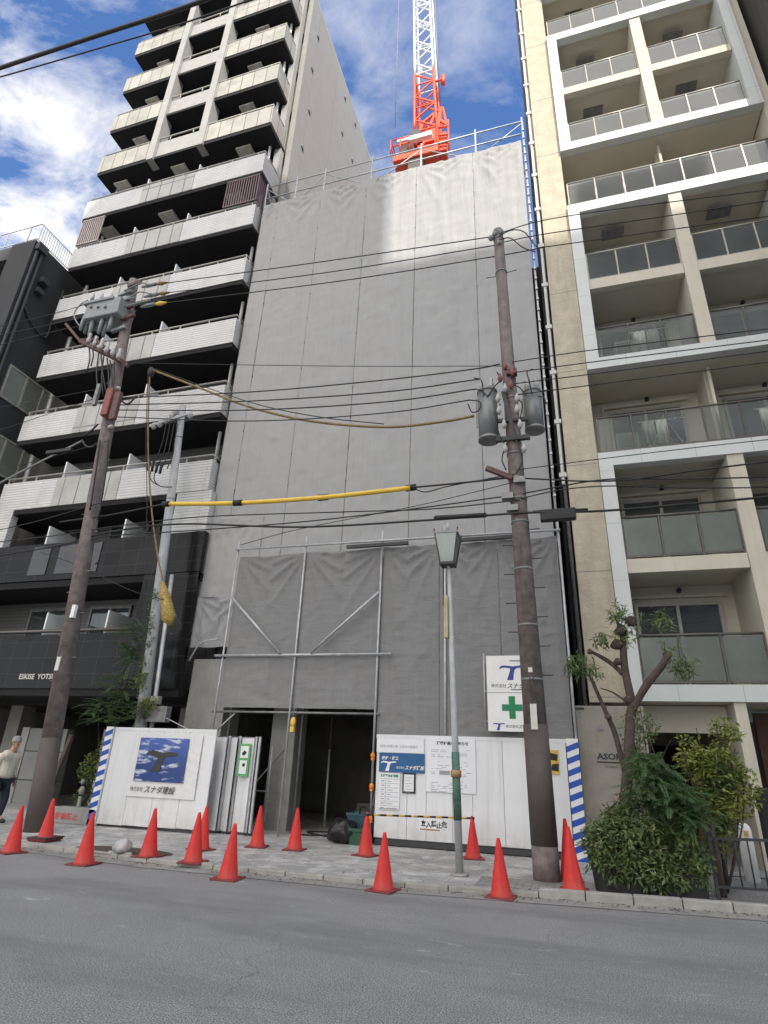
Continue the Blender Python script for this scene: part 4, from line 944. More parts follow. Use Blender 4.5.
tag(blob('rubbish_bag', (-4.95, 13.25, SW+.15), .2, 'bag_black', 9, (1.1, 1, 1)), 'smaller black rubbish bag behind the larger one in the entrance', 'bag')
def tub(cx, cy, z, w, d, h, mt, label):
    m_ = MB(); k = .85; o4 = [(-1,-1),(1,-1),(1,1),(-1,1)]
    vs_ = [(cx+a*w/2*k, cy+b_*d/2*k, z) for a, b_ in o4]+[(cx+a*w/2, cy+b_*d/2, z+h) for a, b_ in o4]+[(cx+a*(w/2-.02), cy+b_*(d/2-.02), z+h) for a, b_ in o4]+[(cx+a*(w/2*k-.02), cy+b_*(d/2*k-.02), z+.02) for a, b_ in o4]
    fs = [(3,2,1,0),(12,13,14,15)]
    for k_ in range(4):
        n_ = (k_+1) % 4; fs += [(k_, n_, 4+n_, 4+k_), (4+k_, 4+n_, 8+n_, 8+k_), (8+k_, 8+n_, 12+n_, 12+k_)]
    m_.add(vs_, fs); t = thing('plastic_tub', label, 'tub', (cx, cy, z)); m_.build('body', mt, t); MB().box(cx-w/2-.015, cx+w/2+.015, cy-d/2-.02, cy-d/2-.002, z+h-.05, z+h).build('rim', mt, t)
tub(-4.35, 12.95, SW, .42, .34, .3, 'tub_green', 'dark green plastic tub on the ground behind the cone with the striped bar')
tub(-4.45, 13.45, SW+.0, .62, .42, .55, 'tub_blue', 'dark teal tub behind the green tub in the entrance')
tag(MB().tube(spline([(-4.5, 13.3, .5), (-4.42, 13.15, .72), (-4.25, 13.0, .74), (-4.15, 12.9, .68)], 4), .02, 6).build('hose', 'black'), 'black hose looped over the teal tub', 'hose')

# ------------------------------------------------------------------ cones
def make_cone(label):
    t = thing('traffic_cone', label, 'traffic cone', (0, 0, 0), 'red traffic cones along the kerb and hoarding')
    m_ = MB(); pr = [(.150, .022), (.150, .04), (.135, .06), (.03, .66), (.024, .685), (.022, .70)]; n = 20
    for r, z in pr:
        for k in range(n): a = 2*math.pi*k/n; m_.v.append((r*math.cos(a), r*math.sin(a), z))
    for i in range(len(pr)-1):
        for k in range(n): a = i*n+k; b_ = i*n+(k+1) % n; m_.f.append([a, b_, b_+n, a+n]); m_.sm.append(True)
    m_.f.append([(len(pr)-1)*n+k for k in range(n)]); m_.sm.append(False)
    m_.build('cone_body', 'cone', t); o = MB().box(-.19, .19, -.19, .19, .0, .024).build('base', 'cone_base', t, .006); return t
cones = [((3, 854), 0, 'red cone cut off by the left edge of the photo'),
 ((38, 842), SW, 'red cone on a doubled rubber base at the foot of the left pole'),
 ((76, 866), 0, 'red cone in the gutter right of the left pole'),
 ((142, 858), SW, 'red cone beside the tree pit below the whale banner'),
 ((187, 864), SW, 'red cone in front of another cone at the right end of the banner hoarding'),
 ((196, 851), SW, 'red cone half hidden behind another at the right end of the banner hoarding'),
 ((222, 881), 0, 'red cone in the road in front of the folded gate'),
 ((253, 848), SW, 'red cone standing right of the folded gate'),
 ((291, 851), SW, 'red cone alone in the middle of the dark entrance'),
 ((363, 857), SW, 'red cone carrying the left end of the striped bar'),
 ((380, 893), 0, 'red cone in the road between entrance and lamp post'),
 ((472, 860), SW, 'red cone carrying the right end of the striped bar'),
 ((500, 900), 0, 'red cone in the road between lamp post and right pole'),
 ((574, 893), SW, 'front red cone of two overlapping right of the right pole'),
 ((570, 882), SW, 'rear red cone of two overlapping right of the right pole')]
proto = make_cone(cones[0][2]); rnd = random.Random(9); cpos = {}
for k, ((px, py), z, lab) in enumerate(cones):
    c = proto if k == 0 else copy_tree(proto)
    p = gp(px, py, z); p.y += .15
    if k in (13,): p = gp(574, 893, SW+.02); p.y += .14
    cpos[k] = p; c.location = p; c.rotation_euler = (rnd.uniform(-.015, .015), rnd.uniform(-.02, .02), rnd.uniform(-.4, .4)); c['label'] = lab
    if k == 1:
        e = MB().box(-.21, .21, -.21, .21, -.0, .024); o = e.build('weight_base', 'cone_base', None, .005); o.parent = c; o.location = (0, 0, .026)
        e = MB().box(-.22, .22, -.22, .22, -.0, .024); o = e.build('weight_base', 'cone_base_b', None, .005); o.parent = c; o.location = (.01, 0, .052)
    if k in (13, 14):
        c.scale = (1.02, 1.02, 1.2 if k == 14 else 1.12)
# striped bar with sign between two cones
a, b_ = cpos[9]+Vector((0, 0, .66)), cpos[11]+Vector((0, 0, .66))
cbx = thing('cone_bar', 'black and yellow striped bar spanning between two cones before the white hoarding', 'barrier bar', a)
n = 17
my, mk = MB(), MB()
for k in range(n): (my if k % 2 else mk).tube([a.lerp(b_, k/n), a.lerp(b_, (k+1)/n)], .017, 8)
my.build('yellow_stripe', 'yb_y', cbx); mk.build('black_stripe', 'ink', cbx)
for p in (a, b_): 
    m_ = MB(); m_.tube([p+Vector((0, 0, -.02)), p+Vector((0, 0, .02))], .04, 10); m_.build('ring', 'ink', cbx)
hs = thing('hanging_sign', 'small white sign with dark vertical characters hung on the striped cone bar', 'sign', a)
q1, q2 = at(419, 820, a.y-.03), at(441, 832, a.y-.03)
plate = B(q1.x, q2.x, a.y-.035, a.y-.025, q2.z, a.z-.0, 'plate', 'paper', hs)
for k in range(5): text('立入禁止危'[k], q1.x+.03+k*.095, a.y-.038, q2.z+.06+(.0 if k % 2 else .02), .105, 'ink', hs, 'lettering', bold=.003)
m_ = MB(); m_.box(q1.x+.02, q2.x-.02, a.y-.038, a.y-.036, q2.z+.01, q2.z+.035); m_.build('sign_stripe', 'bamboo', hs)

# ------------------------------------------------------------------ poles
def P3(p): return Vector(p)
lp = thing('utility_pole', 'leaning brown utility pole with switch box and red box on the left', 'utility pole', (-10.6, 10.85, 0), 'brown utility poles at the kerb')
A0, A1 = Vector((-10.6, 10.85, 0)), at(134, 281, 10.85)
def along(t): return A0.lerp(A1, t)
def atpy(py):   # parameter of left pole for a picture row
    lo, hi = 0, 1
    for _ in range(40):
        mid = (lo+hi)/2; v = along(mid)-Vector((0, 0, CH)); cz_ = v.x*EX[2]+v.y*EY[2]+v.z*EZ[2]; cy__ = v.x*EX[1]+v.y*EY[1]+v.z*EZ[1]
        if 512+FPX*cy__/cz_ > py: lo = mid
        else: hi = mid
    return along(lo)
MB().tube([along(.12), along(.5), along(1)], [.196, .172, .14], 18).build('shaft', 'pole_c', lp); MB().tube([A0, along(.1205)], [.212, .205], 18).build('base_wrap', 'pole_base', lp)
for py in (725, 650, 585, 530, 480, 455, 400, 345, 318):
    p = atpy(py); d = (A1-A0).normalized(); MB().tube([p-d*.02, p+d*.02], .2-.004*p.z, 16).build('band', 'galv_dark', lp)
m_ = MB()
for k in range(22):
    p = along(.2+k*.034); s_ = 1 if k % 2 else -1; m_.tube([p, p+Vector((s_*.3, -.02, 0))], .010, 5)
m_.build('climbing_step', 'galv_dark', lp)
for (px, py, c, hh) in ((68, 530+150, 'white', .38),):
    p = atpy(665); B(p.x-.05, p.x+.05, p.y-.21, p.y-.185, p.z-.15, p.z+.15, 'number_plate', 'ac', lp)
p = atpy(612); B(p.x+.1, p.x+.2, p.y-.2, p.y-.12, p.z-.18, p.z+.12, 'small_box', 'white', lp)
# switch box
sy_ = 10.75
def bx(px0, py0, px1, py1, y0, y1, name, mt, parent, bevel=.01):
    mx_, my_ = (px0+px1)/2, (py0+py1)/2; return B(at(px0, my_, y0).x, at(px1, my_, y0).x, y0, y1, at(mx_, py1, y0).z, at(mx_, py0, y0).z, name, mt, parent, bevel)
swb = bx(86, 300, 118, 315, 10.35, 11.0, 'switch_box', 'grey_paint', lp, .03); bx(84, 298.5, 112, 300.8, 10.3, 11.05, 'switch_box_lid', 'grey_paint', swb, .01)
m_ = MB()
for k in range(3):
    p = at(91+k*7, 307, 10.34); m_.tube([p, p-Vector((0, .05, 0))], .045, 10)
m_.build('sight_glass', 'galv_dark', swb)
for k in range(7):
    p = at(86+k*4.6, 314, 10.5+.12*(k % 2)); q = p+Vector((-.03+.02*(k % 3), 0, -.62-.12*(k % 3))); MB().tube([p, p.lerp(q, .5), q], [.05, .065, .045], 8).build('bushing', 'grey_paint', swb)
for k in range(3):
    p = at(92+k*9, 300, 10.6); MB().tube([p, p+Vector((0, 0, .25))], [.06, .03], 8).build('insulator', 'insul', swb)
# cross-arm frames below
m_ = MB()
for (a, b_) in (((80, 341), (125, 363)), ((94, 339), (128, 366)), ((80, 341), (94, 339))): m_.bar(at(*a, 10.5), at(*b_, 10.75), .10)
m_.bar(at(80, 342, 10.9), at(125, 364, 10.9), .08); m_.bar(at(66, 324, 10.6), at(81, 342, 10.6), .07); m_.build('cross_arm', 'rust', lp)
for k in range(6):
    p = at(88+k*6, 343+k*3.2, 10.5); MB().tube([p, p+Vector((0, 0, .1)), p+Vector((0, 0, .22)), p+Vector((0, 0, .34))], [.05, .075, .04, .055], 10).build('insulator', 'insul', lp)
m_ = MB()
for (y, pts) in ((10.6, [(150, 285), (142, 283), (134, 286), (124, 291)]), (10.6, [(152, 294), (140, 292), (130, 297), (116, 304)]), (10.55, [(150, 300), (138, 303), (126, 306), (114, 310)]), (10.6, [(136, 297), (122, 300), (112, 299)]), (10.55, [(88, 300), (80, 305), (74, 315), (80, 326), (86, 324)])):
    m_.tube(spline([at(px, py, y) for px, py in pts], 5), .022, 6)
m_.build('jumper_cable', 'grey_paint', lp)
for (px, py, mt) in ((136, 284, 'rust'), (127, 293, 'grey_paint'), (124, 300, 'grey_paint'), (128, 308, 'rust'), (129, 317, 'rust'), (120, 329, 'grey_paint')):
    p = at(px, py, 10.68); MB().bar(p-Vector((.28, 0, .04)), p+Vector((.18, 0, .05)), .09).build('bracket', mt, lp)
for k, (px, py) in enumerate(((156, 284), (158, 294), (155, 304))):
    p = at(px, py, 10.72); q = at(px+12, py-1.5, 10.72)
    MB().tube([p-Vector((.5, 0, 0)), p-Vector((.25, 0, 0)), p], [.03, .06, .05], 8).build('strain_insulator', 'grey_paint', lp)
    MB().tube([p, p.lerp(q, .4), q], [.03, .065, .02], 8).build('line_cover', 'yellow' if k == 2 else 'wire_y', lp)
m_ = MB(); rr_ = random.Random(2)
for (px0, py0, px1, py1) in ((89, 345, 87, 372), (92, 345, 91, 366), (99, 352, 98, 392), (104, 355, 103, 395), (107, 358, 108, 396), (110, 360, 112, 398), (114, 362, 113, 390), (101, 352, 106, 392)):
    m_.tube(spline([at(px0, py0, 10.6), at((px0+px1)/2+rr_.uniform(-2, 2), (py0+py1)/2, 10.6), at(px1, py1, 10.6)], 4), .022, 5)
m_.build('down_lead', 'wire', lp)
rbx = bx(103, 388, 109.5, 414, 10.5, 10.66, 'red_box', 'redbox', lp, .03); bx(111.5, 392, 117, 418, 10.5, 10.62, 'cover_strip', 'rust', lp)
bx(94, 384, 97, 404, 10.5, 10.6, 'bracket', 'galv_dark', lp)
for py in (392, 400, 408, 420, 430):
    p = atpy(py)+Vector((.15, -.12, 0)); MB().tube([p, p+Vector((.1, 0, 0)), p+Vector((.16, 0, 0))], [.04, .065, .03], 8).build('insulator', 'insul', lp)
m_ = MB()
for pts in ([(120, 400), (128, 404), (136, 396)], [(98, 424), (92, 430), (84, 436)], [(82, 440), (86, 446), (92, 447), (97, 443)], [(100, 440), (96, 470), (90, 510)], [(108, 440), (106, 470), (98, 520)]): m_.tube(spline([at(px, py, 10.6) for px, py in pts], 5), .025, 6)
m_.build('service_cable', 'wire', lp)
bx(46, 449, 70, 452, 10.4, 10.5, 'cable_closure', 'wire', lp)

rp = thing('utility_pole', 'brown utility pole with two grey transformers in front of the sheets', 'utility pole', (-.54, 10.6, 0), 'brown utility poles at the kerb')
R0, R1 = Vector((-.54, 10.6, 0)), at(498, 231, 10.6)
def ral(t): return R0.lerp(R1, t)
def rpy(py):
    lo, hi = 0, 1
    for _ in range(40):
        mid = (lo+hi)/2; v = ral(mid)-Vector((0, 0, CH)); cz_ = v.dot(Vector((EX[2], EY[2], EZ[2]))); cy__ = v.dot(Vector((EX[1], EY[1], EZ[1])))
        if 512+FPX*cy__/cz_ > py: lo = mid
        else: hi = mid
    return ral(lo)
tw_ = rpy(725).z/R1.z
MB().tube([ral(tw_), ral(.5), ral(1)], [.188, .155, .115], 18).build('shaft', 'pole_c', rp); tb = rpy(845).z/R1.z; MB().tube([ral(tb), ral(tw_+.0005)], [.205, .2], 18).build('base_wrap', 'pole_base', rp)
MB().tube([ral(0), ral(tb-.0005)], [.205, .2], 18).build('lower_shaft', 'pole_c', rp)
for py in (240, 273, 400, 455, 480, 500, 523, 570, 626, 680):
    p = rpy(py); MB().tube([p-Vector((0, 0, .02)), p+Vector((0, 0, .02))], .205-.0055*p.z, 16).build('band', 'galv_dark', rp)
m_ = MB()
for k in range(14):
    p = rpy(690-k*14.5) if k < 12 else rpy(300-k*2); s_ = 1 if k % 2 else -1; m_.tube([p, p+Vector((s_*.36, -.03, 0))], .009, 5)
m_.build('climbing_step', 'wire', rp)
p = rpy(715); B(p.x-.055, p.x+.05, p.y-.215, p.y-.195, p.z-.24, p.z+.16, 'number_plate', 'ac', rp); p = rpy(671); B(p.x-.04, p.x+.03, p.y-.21, p.y-.19, p.z-.05, p.z+.03, 'number_plate', 'ac', rp)
for k, ch in enumerate('M102'): p = rpy(681+k*7); text(ch, p.x-.04, p.y-.225, p.z-.05, .12, 'ink', rp, 'lettering')
def transformer(px0, px1, py0, py1, r, Y, lab):
    a = at((px0+px1)/2, py0, Y); b_ = at((px0+px1)/2, py1, Y); cx = (a.x+b_.x)/2; z1, z0 = a.z, b_.z; n = 24
    t = MB().tube([(cx, Y, z0+.03), (cx, Y, z1)], r, n).build('transformer', 'tx_paint', rp)
    MB().tube([(cx, Y, z1+.002), (cx, Y, z1+.05), (cx, Y, z1+.10)], [r*1.05, r*1.05, r*.6], n).build('lid', 'tx_paint', t); MB().tube([(cx, Y, z0-.03), (cx, Y, z0+.028)], r*1.06, n).build('base_ring', 'galv_dark', t)
    for s_ in (-.5, .5): MB().tube([(cx+s_*r, Y-.1, z1+.05), (cx+s_*r, Y-.1, z1+.16), (cx+s_*r, Y-.1, z1+.22), (cx+s_*r, Y-.1, z1+.30)], [.035, .06, .035, .05], 8).build('bushing', 'insul', t)
    MB().bar((cx-r-.02, Y-.05, z1-.12), (cx-r-.02, Y-.05, z0+.3), .03).build('seam', 'tx_paint', t)
transformer(479, 497, 394, 440, .205, 10.55, ''); transformer(526, 541, 394, 430, .19, 10.75, '')
m_ = MB(); pz = rpy(438)
m_.bar(at(496, 440, 10.45), at(530, 437, 10.45), .09); m_.bar(at(498, 421, 10.45), at(528, 419, 10.45), .07); m_.bar(at(511, 420, 10.4), at(514, 440, 10.4), .07)
m_.bar(at(503, 392, 10.42), at(516, 440, 10.42), .08); m_.build('mounting_bracket', 'charcoal2', rp)
m_ = MB()
m_.bar(at(486, 468, 10.3), at(512, 478, 10.4), .09); m_.build('support_arm', 'rust', rp)
for (px, py) in ((498, 398), (517, 398), (499, 410), (517, 409), (505, 388), (512, 372), (505, 366), (500, 378), (511, 385), (504, 424), (520, 424), (505, 448), (524, 448)):
    p = at(px, py, 10.36); m_ = MB(); m_.tube([p-Vector((0, 0, .10)), p-Vector((0, 0, .02)), p+Vector((0, 0, .05)), p+Vector((0, 0, .11))], [.025, .058, .036, .02], 10); m_.build('insulator', 'insul' if py > 386 else 'redbox', rp)
m_ = MB()
for pts in ([(474, 378), (481, 380), (483, 390), (484, 396)], [(475, 389), (482, 391), (488, 397)], [(470, 400), (480, 402), (479, 410), (472, 412), (468, 404)], [(488, 396), (495, 386), (500, 380), (497, 372)], [(526, 396), (520, 388), (512, 384)], [(532, 394), (529, 380), (527, 372), (533, 369)], [(538, 396), (544, 398), (546, 404)], [(500, 404), (496, 420), (500, 436), (506, 446)], [(516, 398), (522, 404), (520, 420)], [(508, 440), (502, 458), (506, 470)], [(516, 440), (522, 460), (516, 474)], [(499, 240), (510, 238), (522, 247), (535, 252)], [(499, 236), (512, 230), (524, 232), (533, 243), (537, 247)]):
    m_.tube(spline([at(px, py, 10.35) for px, py in pts], 5), .014, 5)
m_.build('jumper_cable', 'wire', rp)
for px, py in ((495, 234), (501, 232), (499, 243), (491, 238)): p = at(px, py, 10.5); MB().ball(p, .07, .07, .09, 8, 6).build('insulator', 'galv_dark', rp)
for px, py in ((512, 372), (508, 496), (513, 508), (520, 480)):
    p = at(px, py, 10.42); MB().box(p.x-.12, p.x+.1, p.y-.05, p.y+.1, p.z-.06, p.z+.06).build('clamp', 'rust' if py < 400 else 'galv_dark', rp)

# grey concrete pole behind the left hoarding
gpole = thing('concrete_pole', 'slender grey concrete pole with creeper behind the whale banner hoarding', 'pole', (-10.25, 12.9, 0))
g0, g1 = at(133, 785, 12.9), at(183, 406, 12.9); g00 = g0+(g0-g1).normalized()*(g0.z/abs((g0-g1).normalized().z))*1.0
g00 = g0.lerp(g1, -g0.z/(g1.z-g0.z))
MB().tube([g00, g0.lerp(g1, .5), g1], [.155, .13, .10], 16).build('shaft', 'pole_grey', gpole)
for t in (.35, .55, .72, .9): p = g00.lerp(g1, t); MB().tube([p-Vector((0, 0, .02)), p+Vector((0, 0, .02))], .15-.04*t, 14).build('band', 'galv_dark', gpole)
for px, py in ((172, 416), (166, 420), (160, 424), (154, 426), (176, 412), (190, 415)): MB().ball(at(px, py, 12.7), .09, .09, .12, 8, 6).build('insulator', 'insul', gpole)
MB().bar(at(150, 426, 12.7), at(192, 413, 12.7), .07).build('cross_arm', 'galv', gpole)
m_ = MB()
for k in range(4): m_.tube(spline([at(166+k*4, 424, 12.7), at(163+k*4, 440, 12.7), at(158+k*5, 455, 12.7), at(152+k*5, 466+k, 12.7)], 5), .016, 5)
for k in range(2): m_.tube(spline([at(154+k*6, 462, 12.7), at(150+k*4, 478, 12.7), at(160, 486, 12.7), at(172, 487, 12.7)], 5), .016, 5)
m_.build('down_lead', 'wire', gpole)
m_ = MB()
for k in range(4): q = at(150+k*4, 460+k, 12.68); m_.tube([q, q-Vector((0, 0, .35))], .04, 6)
m_.build('fuse', 'black', gpole)
tp_ = thing('steel_conduit_pole', 'thin grey steel pipe pole just right of the concrete pole', 'pole', at(152, 728, 13.0)*1.0)
a_, b__ = at(149, 745, 13.0), at(172, 575, 13.0); a_0 = a_.lerp(b__, -a_.z/(b__.z-a_.z)); MB().tube([a_0, b__], .055, 10).build('shaft', 'galv', tp_)
bx(146, 706, 166, 722, 12.8, 13.0, 'meter_box', 'galv_dark', tp_); bx(150, 696, 158, 704, 12.8, 12.95, 'meter_box', 'concrete', tp_)
m_ = MB(); m_.tube([at(138, 735, 13), at(147, 690, 13), at(150, 668, 13)], .02, 6); m_.tube([at(142, 735, 13), at(151, 690, 13), at(153, 665, 13)], .02, 6); m_.build('conduit', 'galv', tp_)
m_ = MB(); m_.tube(spline([at(176, 618, 12.9), at(181, 625, 12.9), at(179, 632, 12.9), at(172, 635, 12.9), at(169, 628, 12.9), at(174, 620, 12.9)], 4), .02, 6); m_.build('cable_loop', 'wire', tp_)

# lamp post
lm = thing('street_lamp', 'thin white street lamp with lantern head and narrow side plate before the sheets', 'street lamp', (-1.9, 10.3, 0))
L0, L1 = gp(455, 880, SW), at(449, 570, 10.35); L0.y = 10.3
MB().tube([L0+Vector((0, 0, 0)), L0+Vector((0, 0, .04))], .14, 14).build('base_plate', 'concrete', lm)
m_ = MB(); m_.tube([L0, L0.lerp(L1, .45), L1], [.062, .055, .035], 14); m_.build('pole', 'pole_grey', lm)
def lpy(py): 
    p = at(452, py, 10.3); return L0.lerp(L1, (p.z-L0.z)/(L1.z-L0.z))
MB().tube([lpy(820), lpy(752)], .066, 14).build('green_sleeve', mat('worn_green_paint', (.07, .15, .115), .6, .4, 12), lm)
MB().tube([lpy(777), lpy(770)], .088, 14).build('strap', 'bamboo', lm)
c = lpy(616); B(c.x-.11, c.x-.035, c.y-.09, c.y+.08, at(448, 638, 10.3).z, at(448, 596, 10.3).z, 'side_plate', mat('faded_cream_plate', (.42, .36, .22), .6, .2, 4), lm, .008)
c = at(448, 552, 10.35); zt, zb = at(448, 534, 10.35).z, at(448, 566, 10.35).z
def frus(z0, z1, w0, w1):
    m_ = MB(); o4 = [(-1,-1),(1,-1),(1,1),(-1,1)]; m_.add([(c.x+a*w0, c.y+b_*w0, z0) for a, b_ in o4]+[(c.x+a*w1, c.y+b_*w1, z1) for a, b_ in o4], [(3,2,1,0),(4,5,6,7),(0,1,5,4),(1,2,6,5),(2,3,7,6),(3,0,4,7)]); return m_
frus(zb+.05, zt-.06, .125, .215).build('lantern_glass', 'lampglass', lm)
m_ = MB(); o4 = [(-1,-1),(1,-1),(1,1),(-1,1)]
for a, b_ in o4: m_.bar((c.x+a*.127, c.y+b_*.127, zb+.02), (c.x+a*.225, c.y+b_*.225, zt+.04), .022)
m_.add([(c.x+a*.14, c.y+b_*.14, zb+.0) for a, b_ in o4]+[(c.x+a*.14, c.y+b_*.14, zb+.05) for a, b_ in o4], [(3,2,1,0),(4,5,6,7),(0,1,5,4),(1,2,6,5),(2,3,7,6),(3,0,4,7)]); m_.build('lantern_frame', 'charcoal2', lm)
m_ = frus(zt-.058, zt-.02, .23, .23); m_.v += []; m_.build('lantern_cap', 'grey_paint', lm); frus(zt-.019, zt+.07, .2, .05).build('lantern_roof', 'grey_paint', lm)
MB().tube([(c.x, c.y, zt+.07), (c.x, c.y, zt+.22)], .03, 8).build('finial', 'insul', lm); MB().ball((c.x, c.y, (zt+zb)/2-.05), .06, .06, .1).build('bulb', 'insul', lm)
MB().tube([L1, (c.x, c.y, zb)], .03, 8).build('neck', 'pole_grey', lm); MB().tube([(c.x-.09, c.y, zb), (c.x-.09, c.y, zb-.75)], .012, 6).build('cable', 'wire', lm)

# ------------------------------------------------------------------ wires
def wire(pts, r, label, mt='wire', sub=8, name='overhead_wire', cat='wire', bulge=None):
    o = MB().tube(spline([at(a, b_, y) for a, b_, y in pts], sub), r, 6).build(name, mt)
    if bulge:
        pass
    return tag(o, label, cat)
wire([(-60, 88, 5), (0, 68, 5), (90, 38, 5), (188, 6, 5), (260, -22, 5)], .042, 'thickest black cable crossing the top left corner', name='overhead_cable', cat='cable')
wire([(-60, 92, 5.4), (0, 77, 5.4), (100, 48, 5.4), (190, 21, 5.4), (300, -18, 5.4)], .016, 'thin black wire just under the thick cable at the top left')
wire([(152, 285, 10.72), (320, 262, 10.65), (497, 236, 10.55)], .015, 'topmost wire between the heads of the two brown poles')
wire([(158, 294, 10.72), (330, 272, 10.65), (497, 245, 10.55)], .015, 'second wire from the top between the two brown poles')
wire([(165, 303, 10.72), (340, 281, 10.65), (497, 256, 10.6), (545, 247, 10.6)], .015, 'third wire from the top leaving the yellow cover on the left pole')
wire([(497, 234, 10.55), (545, 220, 10.6), (640, 206, 10.7), (800, 186, 10.8)], .013, 'uppermost wire right of the right pole head across cream balconies')
wire([(499, 243, 10.55), (545, 234, 10.6), (660, 217, 10.7), (800, 196, 10.8)], .013, 'second wire right of the right pole head across cream balconies')
wire([(545, 247, 10.55), (660, 231, 10.7), (800, 212, 10.8)], .013, 'third wire right of the right pole head across cream balconies')
wire([(125, 363, 10.8), (330, 366, 10.7), (506, 366, 10.5)], .009, 'thinnest straight wire between both brown poles at mid height')
wire([(506, 363, 10.5), (600, 349, 10.6), (800, 325, 10.8)], .012, 'wire leaving the right pole above its transformers towards the right')
wire([(510, 373, 10.5), (600, 361, 10.6), (800, 336, 10.8)], .012, 'second wire above the transformers running right over the middle frame')
wire([(512, 384, 10.5), (600, 373, 10.6), (800, 347, 10.8)], .012, 'third wire running right from the transformers over the middle frame')
wire([(514, 395, 10.5), (600, 384, 10.6), (800, 358, 10.8)], .012, 'lowest of the four wires running right from transformer level')
wire([(118, 398, 10.7), (250, 392, 10.7), (384, 380, 10.6), (474, 369, 10.5), (500, 364, 10.5)], .016, 'upper low voltage wire joining the red box pole to the transformers')
wire([(118, 405, 10.7), (250, 401, 10.7), (384, 392, 10.6), (480, 379, 10.5)], .016, 'second low voltage wire joining the poles above the ochre bundle')
wire([(118, 410, 10.7), (250, 410, 10.7), (384, 402, 10.6), (476, 389, 10.5)], .016, 'third low voltage wire joining the poles just above the ochre bundle')
wire([(118, 417, 10.7), (250, 421, 10.7), (384, 413, 10.6), (470, 400, 10.5)], .014, 'fourth low voltage wire crossing the hanging ochre bundle')
wire([(150, 369, 11.5), (200, 388, 11.3), (250, 407, 11.0), (310, 421, 10.8), (384, 427, 10.6), (440, 422, 10.5), (474, 416, 10.5)], .030, 'sagging ochre and black cable bundle ending left of the transformer', 'wire_y', name='cable_bundle', cat='cable')
wire([(150, 367, 11.5), (205, 387, 11.3), (260, 405, 11.0), (320, 417, 10.8), (384, 424, 10.6)], .012, 'black messenger wire lying on the sagging ochre bundle')
wire([(150, 368, 11.5), (148, 430, 11.6), (150, 490, 11.7), (156, 545, 11.8), (165, 592, 11.9)], .022, 'vertical ochre cable dropping in front of the grey concrete pole', 'wire_y', name='drop_cable', cat='cable')
wire([(148, 372, 11.5), (146, 440, 11.6), (147, 500, 11.7), (146, 590, 11.8)], .010, 'thin black drop wire beside the vertical ochre cable')
yb = thing('cable_wrap', 'crumpled yellow cable wrap hanging on the drop cable beside the concrete pole', 'cable wrap', at(166, 605, 11.9))
p0, p1 = at(163, 582, 11.9), at(170, 625, 11.9); m_ = MB(); m_.tube([p0, p0.lerp(p1, .3), p0.lerp(p1, .6), p0.lerp(p1, .85), p1], [.05, .12, .14, .17, .05], 9)
for i, v in enumerate(m_.v): m_.v[i] = tuple(Vector(v)+Vector((mn.noise(Vector(v)*9)*.05, mn.noise(Vector(v)*8+Vector((5, 0, 0)))*.05, 0)))
m_.build('wrap', 'wrap_y', yb); MB().ball(at(151, 372, 11.5), .10, .1, .16).build('splice', 'charcoal2', yb)
# yellow protective tube
hz = thing('cable_guard', 'long yellow insulating tube over the cable between the two brown poles', 'cable guard', at(165, 504, 10.6))
pts = spline([at(166, 504, 10.7), at(237, 503, 10.7), at(322, 497.5, 10.6), at(410, 488, 10.6)], 8)
MB().tube(pts, .052, 12).build('tube', 'yellow', hz)
for a, b_ in (((163, 504), (169, 504)), ((234, 503.2), (242, 502.7)), ((318, 498), (328, 497)), ((406, 488.5), (416, 487))): MB().tube([at(*a, 10.68), at(*b_, 10.68)], .072, 12).build('collar', 'black', hz)
wire([(60, 522, 10.8), (110, 515, 10.75), (165, 504, 10.7)], .022, 'black cable entering the left end of the yellow tube')
wire([(412, 487.5, 10.6), (460, 483, 10.5), (515, 477, 10.45)], .020, 'black cable leaving the right end of the yellow tube to the pole')
wire([(412, 487, 10.6), (425, 492, 10.6), (445, 487, 10.55), (470, 482, 10.5), (515, 474, 10.45)], .012, 'looped thin cable beside the right end of the yellow tube')
wire([(-40, 562, 10.9), (60, 545, 10.8), (110, 532, 10.8), (180, 524, 10.7), (300, 527, 10.6), (430, 520, 10.5), (520, 513, 10.4), (600, 511, 10.5), (700, 503, 10.6), (820, 492, 10.8)], .022, 'long black trunk cable crossing the whole photo below the yellow tube')
wire([(-40, 546, 10.9), (60, 535, 10.8), (110, 527, 10.75), (200, 517, 10.6), (340, 512, 10.55), (430, 509, 10.5), (520, 500, 10.4)], .013, 'thin black wire just above the long trunk cable left of the right pole')
wire([(-40, 556, 10.9), (50, 548, 10.8), (110, 536, 10.8), (200, 530, 10.7), (330, 519, 10.6), (500, 497, 10.5), (600, 480, 10.5), (680, 479, 10.6), (820, 476, 10.8)], .014, 'slack black wire weaving beneath the yellow tube to the right edge')
wire([(515, 478, 10.45), (610, 481, 10.5), (700, 470, 10.6), (820, 455, 10.8)], .016, 'black cable rising right from below the transformers')
wire([(515, 470, 10.45), (600, 459, 10.5), (700, 447, 10.6), (820, 434, 10.8)], .009, 'hair thin wire running right below the transformers')
wire([(515, 500, 10.45), (560, 490, 10.5), (610, 486, 10.5), (690, 488, 10.6), (820, 487, 10.8)], .012, 'sagging thin cable right of the pole above the cable box')
wire([(240, 545, 11.0), (300, 529, 10.8), (420, 505, 10.6), (515, 482, 10.45)], .008, 'hair thin wire sloping from the lower scaffold to the right pole')
def sleeve(a, b_, y, r, label):
    m_ = MB(); p, q = at(*a, y), at(*b_, y); d = (q-p); m_.tube([p, p+d*.02, p+d*.98, q], [r*.5, r, r, r*.5], 10); tag(m_.build('cable_sleeve', 'black'), label, 'cable sleeve')
